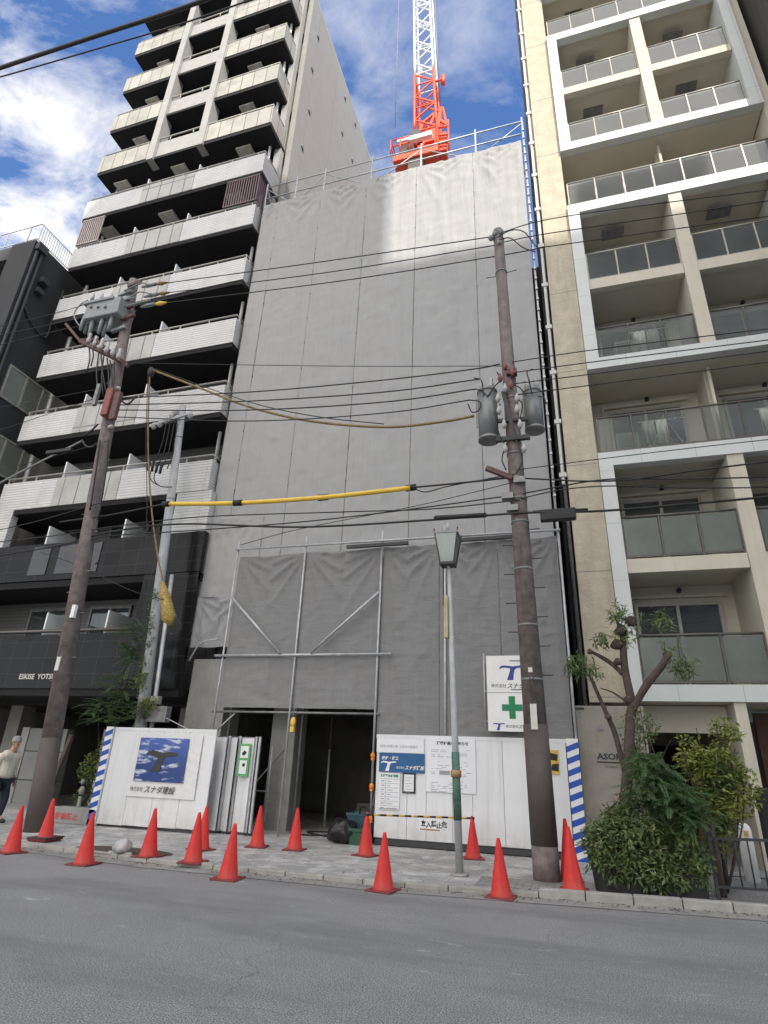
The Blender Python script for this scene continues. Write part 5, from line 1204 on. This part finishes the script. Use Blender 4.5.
sleeve((434, 518), (487, 515), 10.45, .048, 'long thin black cable sleeve above the street lamp lantern')
bxx = thing('cable_closure', 'thick black cable box hanging right of the brown pole', 'cable box', at(558, 513, 10.45)); bx(540, 508, 576, 519, 10.4, 10.55, 'casing', 'black', bxx, .02); MB().tube([at(533, 512, 10.5), at(588, 509.5, 10.5)], .03, 8).build('end_stub', 'black', bxx)
wire([(-40, 332, 10.9), (0, 326, 10.9), (60, 312, 10.8), (92, 302, 10.7)], .012, 'uppermost thin wire left of the switch box')
wire([(-40, 342, 10.9), (0, 335, 10.9), (80, 318, 10.8), (126, 306, 10.7)], .012, 'second thin wire left of the switch box')
wire([(-40, 356, 10.9), (0, 345, 10.9), (60, 330, 10.8), (84, 326, 10.7)], .012, 'third thin wire left of the switch box towards the bracket')
wire([(-40, 412, 10.9), (0, 407, 10.9), (100, 389, 10.7)], .010, 'thin wire going left from above the red box')
wire([(-40, 442, 10.9), (0, 430, 10.9), (105, 395, 10.7)], .010, 'lower thin wire going left from the red box')
wire([(-40, 505, 10.9), (0, 483, 10.9), (40, 462, 10.8), (82, 441, 10.7)], .030, 'thick grey cable descending left from below the red box', 'grey_paint', name='overhead_cable', cat='cable')
wire([(-40, 480, 10.9), (0, 470, 10.9), (60, 455, 10.8), (110, 440, 10.7)], .010, 'thin wire above the thick grey cable at the left edge')
wire([(-40, 538, 10.9), (30, 523, 10.8), (100, 503, 10.7)], .012, 'thin wire over the white parapet left of the left pole')
wire([(40, 552, 10.8), (80, 566, 10.9), (130, 590, 11.4), (165, 600, 11.8)], .010, 'thin drop wire from the left pole to the yellow wrap')
wire([(166, 718, 12.8), (200, 735, 12.8), (215, 740, 12.8)], .012, 'pale wire sagging from the meter box to the scaffold', 'galv')

# ------------------------------------------------------------------ foliage helpers
def leaves(cs, n, lw, ll, mt, parent, name='foliage', droop=.4, seed=1, shell=.0):
    rnd = random.Random(seed); m_ = MB()
    tot = sum(c[3]*c[4]*c[5] for c in cs)
    for (cx, cy, cz, rx, ry, rz) in cs:
        for _ in range(int(n*rx*ry*rz/tot)):
            while True:
                v = Vector((rnd.uniform(-1, 1), rnd.uniform(-1, 1), rnd.uniform(-1, 1)))
                if shell <= v.length <= 1: break
            p = Vector((cx+v.x*rx, cy+v.y*ry, cz+v.z*rz))
            if mn.noise(p*3.2+Vector((seed, 0, 0))) < -.18: continue
            d = Vector((rnd.gauss(0, 1), rnd.gauss(0, 1), rnd.gauss(0, .7)-droop)).normalized(); s_ = d.cross(Vector((rnd.gauss(0, .4), rnd.gauss(0, .4), 1))).normalized()
            L = ll*rnd.uniform(.6, 1.3); W = lw*rnd.uniform(.7, 1.2); nn = d.cross(s_)*W*.3
            a = p; b_ = p+d*L*.45+s_*W/2; c_ = p+d*L; e = p+d*L*.45-s_*W/2; m = p+d*L*.5-nn
            m_.add([a, b_, c_, e, m], [(0, 1, 4), (1, 2, 4), (2, 3, 4), (3, 0, 4)])
    return m_.build(name, mt, parent)
def fronds(starts, n, mt, parent, name='foliage', seed=3, L=.35, leaflet=.045, droop=.5):
    rnd = random.Random(seed); m_ = MB()
    for _ in range(n):
        cx, cy, cz, rx, ry, rz = rnd.choice(starts); p = Vector((cx+rnd.uniform(-1, 1)*rx, cy+rnd.uniform(-1, 1)*ry, cz+rnd.uniform(-1, 1)*rz))
        d = Vector((rnd.gauss(0, 1), rnd.gauss(0, 1)-.3, rnd.gauss(0, .3)+.1)).normalized(); K = 12; ln = L*rnd.uniform(.6, 1.2)
        pr = p
        for k in range(K):
            q = pr+d*ln/K; d = (d+Vector((0, 0, -droop/K*1.4))).normalized(); s_ = d.cross(Vector((0, 0, 1))).normalized(); w = leaflet*(1-.6*k/K)*1.2
            for sg_ in (-1, 1):
                tip = q+s_*sg_*w+d*w*.6+Vector((0, 0, -w*.3)); m_.add([q, q+d*ln/K*.8+s_*sg_*w*.45, tip, q+s_*sg_*w*.4-d*.002], [(0, 1, 2, 3)])
            pr = q
    return m_.build(name, mt, parent)
def stems(base, tips, r, mt, parent, name='stem', seed=5):
    rnd = random.Random(seed); m_ = MB()
    for t in tips:
        mid = Vector(base).lerp(Vector(t), .5)+Vector((rnd.uniform(-.1, .1), rnd.uniform(-.1, .1), .1)); m_.tube(spline([base, mid, t], 4), r, 5, r1=r*.35)
    return m_.build(name, mt, parent)

# pruned street tree
tr = thing('street_tree', 'hard pruned street tree with knobbly stubs and sparse leaf tufts', 'tree', (.7, 11.2, 0))
ty = 11.2
tk = spline([Vector((.66, ty, 0)), at(624, 830, ty), at(627.5, 772, ty), at(630.5, 717, ty), at(632, 705, ty), at(624.5, 666, ty), at(623, 629, ty)], 5)
n = len(tk); MB().tube(tk, [.10-.045*i/n for i in range(n)], 12).build('trunk', 'bark', tr)
def branch(pts, r0, r1): 
    p = spline([at(a, b_, y) for a, b_, y in pts], 5); n = len(p); MB().tube(p, [(r0+(r1-r0)*i/(n-1))*(1+.18*mn.noise(q*5)) for i, q in enumerate(p)], 10).build('branch', 'bark', tr)
branch([(631, 712, ty), (646, 686, ty-.1), (661, 667, ty-.15), (668, 655, ty-.15)], .065, .05); branch([(626, 775, ty), (615, 734, ty+.05), (608, 717, ty), (597, 692, ty-.05), (590, 676, ty-.05), (583, 668, ty-.05)], .05, .022)
branch([(623, 674, ty), (612, 664, ty+.1), (603, 658, ty+.15), (590, 651, ty+.2)], .045, .03); branch([(624, 700, ty), (612, 692, ty+.1), (600, 688, ty+.1)], .02, .008); branch([(668, 658, ty-.15), (665, 650, ty-.15), (664, 640, ty-.1)], .015, .006); branch([(622, 640, ty), (618, 622, ty), (608, 612, ty)], .02, .008)
for px, py, r in ((621, 631, .11), (617, 645, .10), (631, 622, .10), (667, 656, .07), (590, 652, .05), (629, 700, .08), (618, 662, .07), (608, 717, .055)):
    p = at(px, py, ty-.03); o = blob('stub', (0, 0, 0), r, 'bark', px*.1, amp=.5, sub=2); o.parent = tr; o.location = p-tr.location
tuft = lambda px, py, r: (*at(px, py, ty-.1), r, r, r*.8)
leaves([tuft(580, 663, .26), tuft(592, 672, .2), tuft(607, 638, .22), tuft(618, 612, .22), tuft(628, 625, .15), tuft(632, 640, .15), tuft(655, 613, .17), tuft(662, 622, .2), tuft(680, 665, .2), tuft(690, 660, .16), tuft(668, 645, .14), tuft(640, 618, .15)], 900, .035, .14, 'leaf_pale', tr, 'foliage', .5, 21)
leaves([tuft(575, 667, .2), tuft(600, 640, .18), tuft(683, 668, .2), tuft(658, 618, .16), tuft(616, 616, .15)], 260, .035, .16, 'leaf_dark', tr, 'foliage', .9, 22)

# planters
def planter(x0, x1, y, label):
    t = thing('planter', label, 'planter', ((x0+x1)/2, y, SW)); m_ = MB(); n = 44; cx, cy = (x0+x1)/2, y; w, d = (x1-x0)/2, .26
    pr = []
    for k in range(n):
        a = 2*math.pi*k/n; ca, sa = math.cos(a), math.sin(a); e = .45; rib = 1+(.015 if k % 2 else -.0)
        pr.append((cx+w*rib*math.copysign(abs(ca)**e, ca), cy+d*rib*math.copysign(abs(sa)**e, sa)))
    for z, s_ in ((SW, .93), (SW+.24, 1), (SW+.30, 1.04), (SW+.30, .94), (SW+.2, .92)):
        for x, yy in pr: m_.v.append((cx+(x-cx)*s_, cy+(yy-cy)*s_, z))
    for i in range(4):
        for k in range(n): a = i*n+k; b_ = i*n+(k+1) % n; m_.f.append([a, b_, b_+n, a+n]); m_.sm.append(False)
    m_.build('tub', 'planter', t); MB().add([(cx+(x-cx)*.93, cy+(yy-cy)*.93, SW+.25) for x, yy in pr], [tuple(range(n))]).build('soil', 'soil', t); return t
planter(.12, .88, 10.28, 'black ribbed planter nearest the right utility pole under the shrubs'); planter(.96, 1.62, 10.34, 'black ribbed planter right of the other under the feathery shrub')
sh1 = thing('shrub', 'bushy dark green shrub spilling over the black planter beside the striped post', 'shrub', (.5, 10.3, SW+.25))
stems((.5, 10.3, .3), [(.1, 10.2, 1.0), (.4, 10.1, 1.2), (.8, 10.3, 1.1), (.7, 10.4, 1.4), (1.0, 10.2, .9)], .014, 'bark', sh1)
leaves([(.35, 10.25, .62, .38, .32, .35), (.75, 10.2, .75, .38, .34, .42), (.6, 10.3, .95, .32, .3, .25), (.95, 10.05, .42, .25, .2, .28), (1.2, 10.25, .6, .32, .3, .35)], 5200, .042, .10, 'leaf_dark', sh1, seed=31)
leaves([(.35, 9.98, .40, .3, .12, .22), (.75, 9.98, .36, .3, .12, .2), (1.3, 10.02, .36, .35, .12, .2), (1.5, 10.1, .6, .2, .2, .25)], 1300, .042, .10, 'leaf_dark', sh1, seed=38, droop=.9)
leaves([(.4, 10.1, .7, .38, .3, .35), (.8, 10.0, .75, .3, .25, .3), (.95, 9.98, .38, .18, .15, .25)], 700, .04, .10, 'leaf_pale', sh1, seed=32)
sh2 = thing('shrub', 'feathery dark green shrub rising in the middle above the second planter', 'shrub', (1.25, 10.4, SW+.25))
stems((1.2, 10.4, .3), [(.9, 10.4, 1.5), (1.0, 10.3, 1.85), (1.3, 10.4, 1.8), (1.55, 10.4, 1.5), (1.15, 10.5, 2.1)], .014, 'bark', sh2)
fronds([(1.12, 10.35, 1.42, .32, .3, .26), (1.15, 10.35, 1.12, .42, .3, .28), (1.08, 10.4, 1.7, .16, .2, .2), (1.45, 10.3, 1.15, .22, .25, .25)], 620, 'leaf_feather', sh2, seed=33, L=.34, leaflet=.06)
sh3 = thing('shrub', 'yellow green leafy shrub at the right behind the black fence', 'shrub', (2.0, 10.9, SW))
stems((1.95, 10.9, .06), [(1.6, 10.8, 1.9), (1.9, 10.9, 2.3), (2.2, 10.9, 2.35), (2.4, 10.9, 2.0), (2.3, 10.8, 1.4), (2.45, 10.9, 1.6)], .018, 'bark', sh3)
leaves([(2.05, 10.9, 1.75, .42, .35, .45), (2.3, 10.9, 2.15, .25, .25, .35), (1.75, 10.9, 1.9, .25, .25, .3), (2.1, 10.85, 1.25, .36, .3, .3), (1.9, 10.8, .85, .26, .22, .35), (2.45, 10.8, 1.45, .18, .2, .3)], 2600, .05, .10, 'leaf_yellow', sh3, seed=34, droop=.2)
leaves([(2.05, 11.0, 1.6, .42, .3, .5), (1.95, 10.95, .95, .28, .22, .4)], 1100, .05, .10, 'leaf_dark', sh3, seed=35)
sh4 = thing('shrub', 'thin upright twiggy shrub close to the tree trunk in front of the entrance', 'shrub', (1.05, 11.3, SW))
stems((1.05, 11.3, .06), [(.95, 11.3, 2.7), (1.15, 11.3, 2.9), (1.25, 11.3, 2.5), (1.1, 11.2, 2.3)], .014, 'bark', sh4)
leaves([(1.05, 11.3, 2.3, .28, .2, .55), (1.22, 11.3, 2.2, .22, .2, .4), (1.0, 11.3, 1.7, .3, .2, .5)], 650, .04, .09, 'leaf_pale', sh4, seed=36, droop=0)
# dark post among the shrubs, bamboo canes
tag(MB().tube([(1.82, 10.55, 0), (1.80, 10.55, .95)], [.07, .055], 8).build('wooden_stake', 'bark'), 'dark wooden stake at the right end of the planters', 'stake')
cn = MB(); 
cn2 = MB(); pa, pb = at(590, 842, 10.5), at(640, 765, 10.9)
for k in range(14): (cn if k % 2 else cn2).tube([pa.lerp(pb, k/14), pa.lerp(pb, (k+1)/14)], .016, 6)
ct = thing('striped_rail', 'leaning yellow and black striped rail behind the shrubs beside the striped post', 'rail', pa); cn.build('orange_stripe', 'bamboo', ct); cn2.build('black_stripe', 'ink', ct)
p = at(600, 843, 11.3); t_ = thing('marker_post', 'short white plastic post left of the shrubs', 'post', (p.x, 11.3, 0)); MB().tube([(p.x, 11.3, 0), (p.x, 11.3, .75), (p.x, 11.3, .82)], [.035, .035, .015], 10).build('shaft', 'white', t_); MB().tube([(p.x, 11.3, SW), (p.x, 11.3, SW+.03)], .07, 12).build('base', 'black', t_)

# greenery left: fern shrub behind hoarding, creeper, shrub beside post
s5 = thing('shrub', 'fern like dark shrub growing behind the whale banner hoarding', 'shrub', (-11.1, 12.9, 0))
stems((-11.1, 12.95, 0), [at(118, 680, 12.95), at(108, 700, 12.95), at(98, 712, 12.95), at(128, 660, 12.95), at(135, 640, 12.95)], .02, 'bark', s5)
fronds([(*at(118, 690, 12.8), .35, .2, .3), (*at(105, 712, 12.8), .35, .2, .25), (*at(128, 665, 12.8), .2, .2, .4), (*at(135, 640, 12.8), .15, .15, .4), (*at(140, 710, 12.8), .3, .1, .2)], 230, 'leaf_feather', s5, seed=41, L=.5, leaflet=.07, droop=.3)
leaves([(*at(150, 700, 12.7), .25, .15, .3), (*at(140, 680, 12.75), .12, .12, .7)], 300, .04, .14, 'leaf_yellow', s5, seed=42)
leaves([(*at(142+k*2.2, 690-k*18, 12.72), .13, .13, .35) for k in range(6)], 420, .05, .07, 'leaf_dark', gpole, 'creeper', seed=44)
s6 = thing('shrub', 'small green shrub left of the blue striped post of the banner hoarding', 'shrub', (-11.3, 13.2, 0))
leaves([(*at(92, 770, 13.0), .35, .3, .35), (*at(88, 800, 13.0), .4, .3, .35), (*at(105, 745, 13.1), .25, .2, .3)], 1100, .05, .10, 'leaf_dark', s6, seed=43)
leaves([(*at(92, 765, 12.9), .3, .25, .3)], 220, .05, .09, 'leaf_yellow', s6, seed=47); stems((-11.3, 13.2, 0), [at(88, 770, 13), at(98, 760, 13)], .015, 'bark', s6)

# fence right
fc = thing('metal_fence', 'low black metal fence at the right edge behind the kerb', 'fence', (2.6, 10.3, 0))
fx0, fy0, fx1, fy1 = 1.72, 10.25, 4.6, 10.5
m_ = MB(); m_.bar((fx0, fy0, .80), (fx1, fy1, .86), .04, .035); m_.build('top_rail', 'charcoal2', fc); m_ = MB(); m_.bar((fx0, fy0, .22), (fx1, fy1, .24), .03); m_.build('bottom_rail', 'charcoal2', fc)
m_ = MB()
for k in range(19): t = k/18; x = fx0+(fx1-fx0)*t; y = fy0+(fy1-fy0)*t; m_.tube([(x, y, .23), (x, y, .82)], .011, 6)
m_.build('bars', 'charcoal2', fc)
for t in (0, .5, 1): x = fx0+(fx1-fx0)*t; y = fy0+(fy1-fy0)*t; MB().bar((x, y, SW), (x, y, .86), .045).build('post', 'charcoal2', fc)
p = at(748, 852, 12.3); bo = thing('bollard', 'short rounded white bollard behind the black fence', 'bollard', (p.x, 12.3, SW)); MB().tube([(p.x, 12.3, SW), (p.x, 12.3, .80), (p.x, 12.3, .87), (p.x, 12.3, .91)], [.11, .11, .09, .04], 16).build('body', 'white', bo)
m_ = MB(); m_.box(p.x-.03, p.x+.03, 12.185, 12.20, .72, .8); m_.build('sticker', 'yb_y', bo)
p0, p1 = at(754, 787, 11.6), at(775, 868, 11.6)
sgb = thing('standing_board', 'tall black board with rounded corners cut off by the right edge', 'board', ((p0.x+.35), 11.6, SW)); MB().box(p0.x, p0.x+.7, 11.6, 11.7, p1.z, p0.z).build('board', 'black', sgb, .09); 
m_ = MB(); m_.bar((p0.x+.15, 11.65, SW), (p0.x+.15, 11.65, p1.z+.1), .04); m_.bar((p0.x+.55, 11.65, SW), (p0.x+.55, 11.65, p1.z+.1), .04); m_.build('leg', 'charcoal2', sgb)

# concrete sign wall
sw_ = thing('sign_wall', 'beige concrete wall bearing dark raised name letters beside the tree', 'wall', (.75, 13.4, 0))
MB().box(.105, 1.42, 13.35, 13.6, SW, 2.86).build('wall', 'conc_sign', sw_, .01)
wy = 13.347
e0 = at(597.5, 759, 13.35); text('ASOK', e0.x, wy, e0.z, .155, 'charcoal2', sw_, bold=.006, xs=1.15); m_ = MB(); m_.box(e0.x-.02, e0.x+.48, wy-.006, wy-.001, e0.z-.065, e0.z-.04); m_.build('name_underline', 'charcoal2', sw_)
text('OSAKA', e0.x+.13, wy, e0.z-.16, .07, 'charcoal2', sw_)
q = at(601, 728, 13.35); MB().tube([(q.x, wy+.002, q.z), (q.x, wy-.012, q.z)], .055, 14).build('wall_plug', 'galv_dark', sw_)
q = at(578, 708, 13.35); B(q.x-.06, q.x+.12, wy-.008, wy, q.z-.035, q.z+.01, 'address_plate', 'charcoal2', sw_); q = at(580, 713, 13.35); B(q.x-.03, q.x+.03, wy-.008, wy, q.z-.08, q.z+.02, 'address_plate', 'galv_dark', sw_)
B(.1, 1.45, 13.34, 13.62, .62, .635, 'joint', 'galv_dark', sw_)

# left side street things
p = at(40, 805, 12.3); t_ = thing('wooden_post', 'tall thin dark wooden post just left of the brown pole', 'post', (p.x, 12.5, 0)); a, b_ = at(46, 800, 12.5), at(72, 735, 12.5); MB().bar(a.lerp(b_, -a.z/(b_.z-a.z)), b_, .09).build('shaft', 'bark', t_)
p = at(76, 818, 12.7); t_ = thing('stone_post', 'short grey stone post with a rounded cap beside the small shrub', 'post', (p.x, 12.7, 0)); MB().tube([(p.x, 12.7, 0), (p.x, 12.7, .62)], [.05, .045], 10).build('shaft', 'concrete', t_); MB().ball((p.x, 12.7, .74), .075, .075, .1).build('cap', 'concrete', t_); MB().ball((p.x-.03, 12.7, .93), .05, .05, .06).build('cap', 'concrete', t_)
q0, q1 = at(52, 815, 12.4), at(92, 828, 12.4); t_ = thing('low_planter_box', 'low concrete planter box with faded red characters behind the left cone', 'planter', ((q0.x+q1.x)/2, 12.4, 0)); zz0 = max(SW, q1.z-.02)
MB().box(q0.x, q1.x, 12.4, 12.75, SW, .40).build('box', 'concrete', t_, .015); text('駐輪禁止', q0.x+.1, 12.397, .15, .16, 'redink', t_, bold=.004)
struct(B(-23, -11.0, 13.45, 15.0, SW+.002, SW+.10, 'entrance_step', 'concrete'))
# white stump in the tree pit
p = gp(116, 855, SW); t_ = thing('wrapped_stump', 'low white ribbed stump cover in the oval tree pit', 'stump', (p.x, p.y+.12, SW)); o = blob('cover', (0, 0, .0), .145, 'insul', 5, (1.05, .9, .85), .25, 3); o.parent = t_; o.location = (0, 0, .11)
MB().tube([(p.x-.22, p.y+.1, SW+.01), (p.x+.22, p.y+.1, SW+.01)], .03, 8).build('foot', 'insul', t_)

def prop(x, y, lab):
    t = thing('steel_prop', lab, 'prop', (x, y, SW)); MB().tube([(x, y, SW), (x, y, 1.9)], .03, 8).build('outer_tube', 'galv', t); MB().tube([(x, y, 1.9), (x, y, 3.2)], .022, 8).build('inner_tube', 'rust', t); B(x-.08, x+.08, y-.08, y+.08, SW, SW+.012, 'foot_plate', 'galv_dark', t)
prop(-6.2, 15.6, 'steel prop just inside the entrance nearest the concrete pier'); prop(-5.3, 16.6, 'steel prop in the middle of the dark entrance'); prop(-4.7, 18.2, 'steel prop at the back right of the dark entrance')
t_ = thing('ladder', 'aluminium ladder leaning on the inner right wall of the entrance', 'ladder', (-4.6, 15.6, SW)); m_ = MB()
for y in (15.4, 15.8): m_.tube([(-5.0, y, SW), (-4.45, y, 2.7)], .022, 6)
for k in range(9): f_ = (k+1)/10; m_.tube([(-5.0+.55*f_, 15.4, SW+2.64*f_), (-5.0+.55*f_, 15.8, SW+2.64*f_)], .014, 6)
m_.build('frame', 'galv', t_)
t_ = tag(MB().tube(spline([(-6.4, 14.0, SW+.02), (-5.9, 13.7, SW+.02), (-5.3, 14.1, SW+.02), (-5.6, 14.6, SW+.02), (-6.1, 14.3, SW+.02), (-5.2, 13.6, SW+.02), (-4.9, 13.4, SW+.03)], 8), .018, 6).build('hose', 'black'), 'coiled black hose on the ground just inside the entrance', 'hose')
# stacked boards inside
for k, (x, y, lab) in enumerate(((-5.6, 17.5, 'stack of grey boards deep in the dark entrance on the left'), (-5.0, 19.3, 'low heap of grey rubble sacks deep in the dark entrance'))):
    t_ = thing('material_stack', lab, 'stack', (x, y, SW))
    for j in range(4): MB().box(x-.5+.03*j, x+.4+.02*j, y, y+.6, SW+.13*j, SW+.12+.13*j).build('board', 'concrete_dark', t_, .01)

# ------------------------------------------------------------------ person (skin-modifier figure)
def skinned(name, nodes, edges, mt, parent, sub=2):
    me = bpy.data.meshes.new(name); me.from_pydata([n_[0] for n_ in nodes], edges, []); o = bpy.data.objects.new(name, me); COL.objects.link(o)
    sk = o.modifiers.new('skin', 'SKIN'); sk.use_smooth_shade = True; sv = me.skin_vertices[0].data
    for i, n_ in enumerate(nodes):
        r = n_[1]; sv[i].radius = r if isinstance(r, tuple) else (r, r); sv[i].use_root = (i == 0)
    sb = o.modifiers.new('sub', 'SUBSURF'); sb.levels = sub; sb.render_levels = sub
    dg = bpy.context.evaluated_depsgraph_get(); dg.update(); m2 = bpy.data.meshes.new_from_object(o.evaluated_get(dg)); bpy.data.objects.remove(o); bpy.data.meshes.remove(me)
    m2.materials.clear(); m2.materials.append(M[mt]); m2.polygons.foreach_set('use_smooth', [True]*len(m2.polygons)); m2.name = name
    o = bpy.data.objects.new(name, m2); COL.objects.link(o); o.parent = parent; return o
pp_ = at(11, 748, 11.5); PX, PY = gp(4, 832, SW).x-.02, 11.55
PX = pp_.x-.02
man = thing('person', 'grey haired person in a cream jacket and navy trousers walking at the left edge', 'person', (PX, PY, SW))
# local frame: faces +X
N = [((0, 0, .93), (.13, .15)), ((0, 0, 1.12), (.11, .14)), ((.02, 0, 1.32), (.12, .16)), ((.03, 0, 1.44), (.09, .13)), ((.06, 0, 1.52), .055), ((.09, 0, 1.60), (.085, .075)), ((.095, 0, 1.69), (.085, .075)),
 ((0, .09, .86), .085), ((.10, .10, .48), .058), ((.04, .10, .12), .04), ((.18, .10, .04), .035),
 ((0, -.09, .86), .085), ((-.02, -.10, .48), .058), ((-.16, -.10, .14), .04), ((-.04, -.10, .05), .035),
 ((.02, .19, 1.40), .055), ((-.06, .25, 1.14), .042), ((.06, .24, .92), .03), ((.09, .23, .85), .032),
 ((.02, -.19, 1.40), .055), ((-.10, -.25, 1.14), .042), ((-.10, -.22, .92), .03), ((-.09, -.20, .85), .032)]
Ed = [(0,1),(1,2),(2,3),(3,4),(4,5),(5,6),(0,7),(7,8),(8,9),(9,10),(0,11),(11,12),(12,13),(13,14),(3,15),(15,16),(16,17),(17,18),(3,19),(19,20),(20,21),(21,22)]
nb_ = len(N)
for side, wi in ((1, 18), (-1, 22)):
    w_ = Vector(N[wi][0])
    for k, (dx_, L_) in enumerate(((.025, .075), (.009, .085), (-.008, .08), (-.024, .065))):
        a = w_+Vector((dx_, 0, -.05)); b2 = a+Vector((.008, -side*.01, -L_*.5)); c2 = b2+Vector((.012, -side*.02, -L_*.4)); i = len(N); N += [(tuple(a), .0095), (tuple(b2), .009), (tuple(c2), .0075)]; Ed += [(wi, i), (i, i+1), (i+1, i+2)]
    a = w_+Vector((.035, -side*.01, -.01)); b2 = a+Vector((.018, -side*.01, -.045)); i = len(N); N += [(tuple(a), .011), (tuple(b2), .009)]; Ed += [(wi, i), (i, i+1)]
N += [((.185, 0, 1.635), .014), ((.17, 0, 1.58), .02)]; Ed += [(6, len(N)-2), (5, len(N)-1)]
skinned('body', N, Ed, 'skin', man)
jk = [((0, 0, .86), (.165, .20)), ((0, 0, 1.05), (.16, .195)), ((.02, 0, 1.28), (.155, .20)), ((.03, 0, 1.42), (.12, .17)), ((.055, 0, 1.50), (.085, .085)), ((.02, .19, 1.41), .08), ((-.06, .26, 1.14), .068), ((.05, .245, .93), .052), ((.02, -.19, 1.41), .08), ((-.10, -.26, 1.14), .068), ((-.10, -.225, .93), .052)]
skinned('jacket', jk, [(0,1),(1,2),(2,3),(3,4),(3,5),(5,6),(6,7),(3,8),(8,9),(9,10)], 'jacket', man)
tz = [((0, 0, .90), (.145, .17)), ((0, .09, .82), .105), ((.09, .10, .48), .08), ((.03, .10, .12), .062), ((0, -.09, .82), .105), ((-.02, -.10, .48), .08), ((-.15, -.10, .16), .062)]
skinned('trousers', tz, [(0,1),(1,2),(2,3),(0,4),(4,5),(5,6)], 'trouser', man)
def shoe(x, y, z):
    m_ = MB(); m_.ball((x, y, z), .135, .05, .045, 14, 8); o = m_.build('shoe', 'black'); o.parent = man
shoe(.12, .10, .045); shoe(-.08, -.10, .05)
o = blob('hair', (0, 0, 0), .108, 'hair', 3, (1.0, .88, .86), .10, 3); o.parent = man; o.location = (.075, 0, 1.725)
for s_ in (1, -1):
    m_ = MB(); m_.ball((.09, s_*.078, 1.64), .02, .012, .032, 8, 6); q = m_.build('ear', 'skin'); q.parent = man
    m_ = MB(); m_.ball((.168, s_*.032, 1.665), .010, .012, .009, 8, 6); q = m_.build('eye', 'ink'); q.parent = man

# ------------------------------------------------------------------ buildings across the street (behind the camera; they shade the street)
def opp(x0, x1, H, mt, label, y=-3.6):
    t = thing('office_building', label, 'building', ((x0+x1)/2, y-6, 0)); B(x0, x1, y-14, y, 0, H, 'wall', mt, t)
    B(x0+.1, x1-.1, y-13.9, y-.1, H+.002, H+.9, 'roof_parapet', mt, t)
    f = MB(); g_ = MB(); z = 4.5
    while z < H-2:
        x = x0+1
        while x < x1-1.6: f.box(x, x+1.5, y+.002, y+.06, z, z+1.6); g_.box(x+.06, x+1.44, y+.061, y+.07, z+.06, z+1.54); x += 2.3
        z += 3.1
    wo = f.build('windows', 'galv_dark', t); wo['kind'] = 'stuff'; g_.build('panes', 'winglass', wo)
    B(x0+.5, x1-.5, y+.002, y+.05, .1, 3.2, 'shop_front', 'galv_dark', t)
opp(5.3, 18.2, 60.8, 'plain_grey', 'tall grey office tower beyond the low row across the street behind the viewer', -20)
opp(18.22, 58, 52.2, 'cream', 'cream tower beyond the low row across the street behind the viewer', -20)

# grit and dead leaves along the gutter
gm = MB(); rnd = random.Random(77)
for k in range(900):
    x = rnd.uniform(-11, 5); y = ky(x)-abs(rnd.gauss(0, .16))-.01 if rnd.random() < .6 else rnd.uniform(ky(x)+.2, 13); z = .012 if y < ky(x) else SW
    if y < ky(x)-.34: z = .001
    r = rnd.uniform(.006, .022); a = rnd.uniform(0, 6.28)
    gm.add([(x+r*math.cos(a+q), y+r*math.sin(a+q), z+.002+(.35*r if i_ % 2 else .1*r)) for i_, q in enumerate((0, 1.7, 3.3, 4.8))]+[(x, y, z+r*.6)], [(0, 1, 4), (1, 2, 4), (2, 3, 4), (3, 0, 4)])
gt = gm.build('grit', 'soil'); gt['kind'] = 'stuff'; gt['label'] = 'scattered grit and dead leaf bits along the gutter and pavement'; gt['category'] = 'grit'
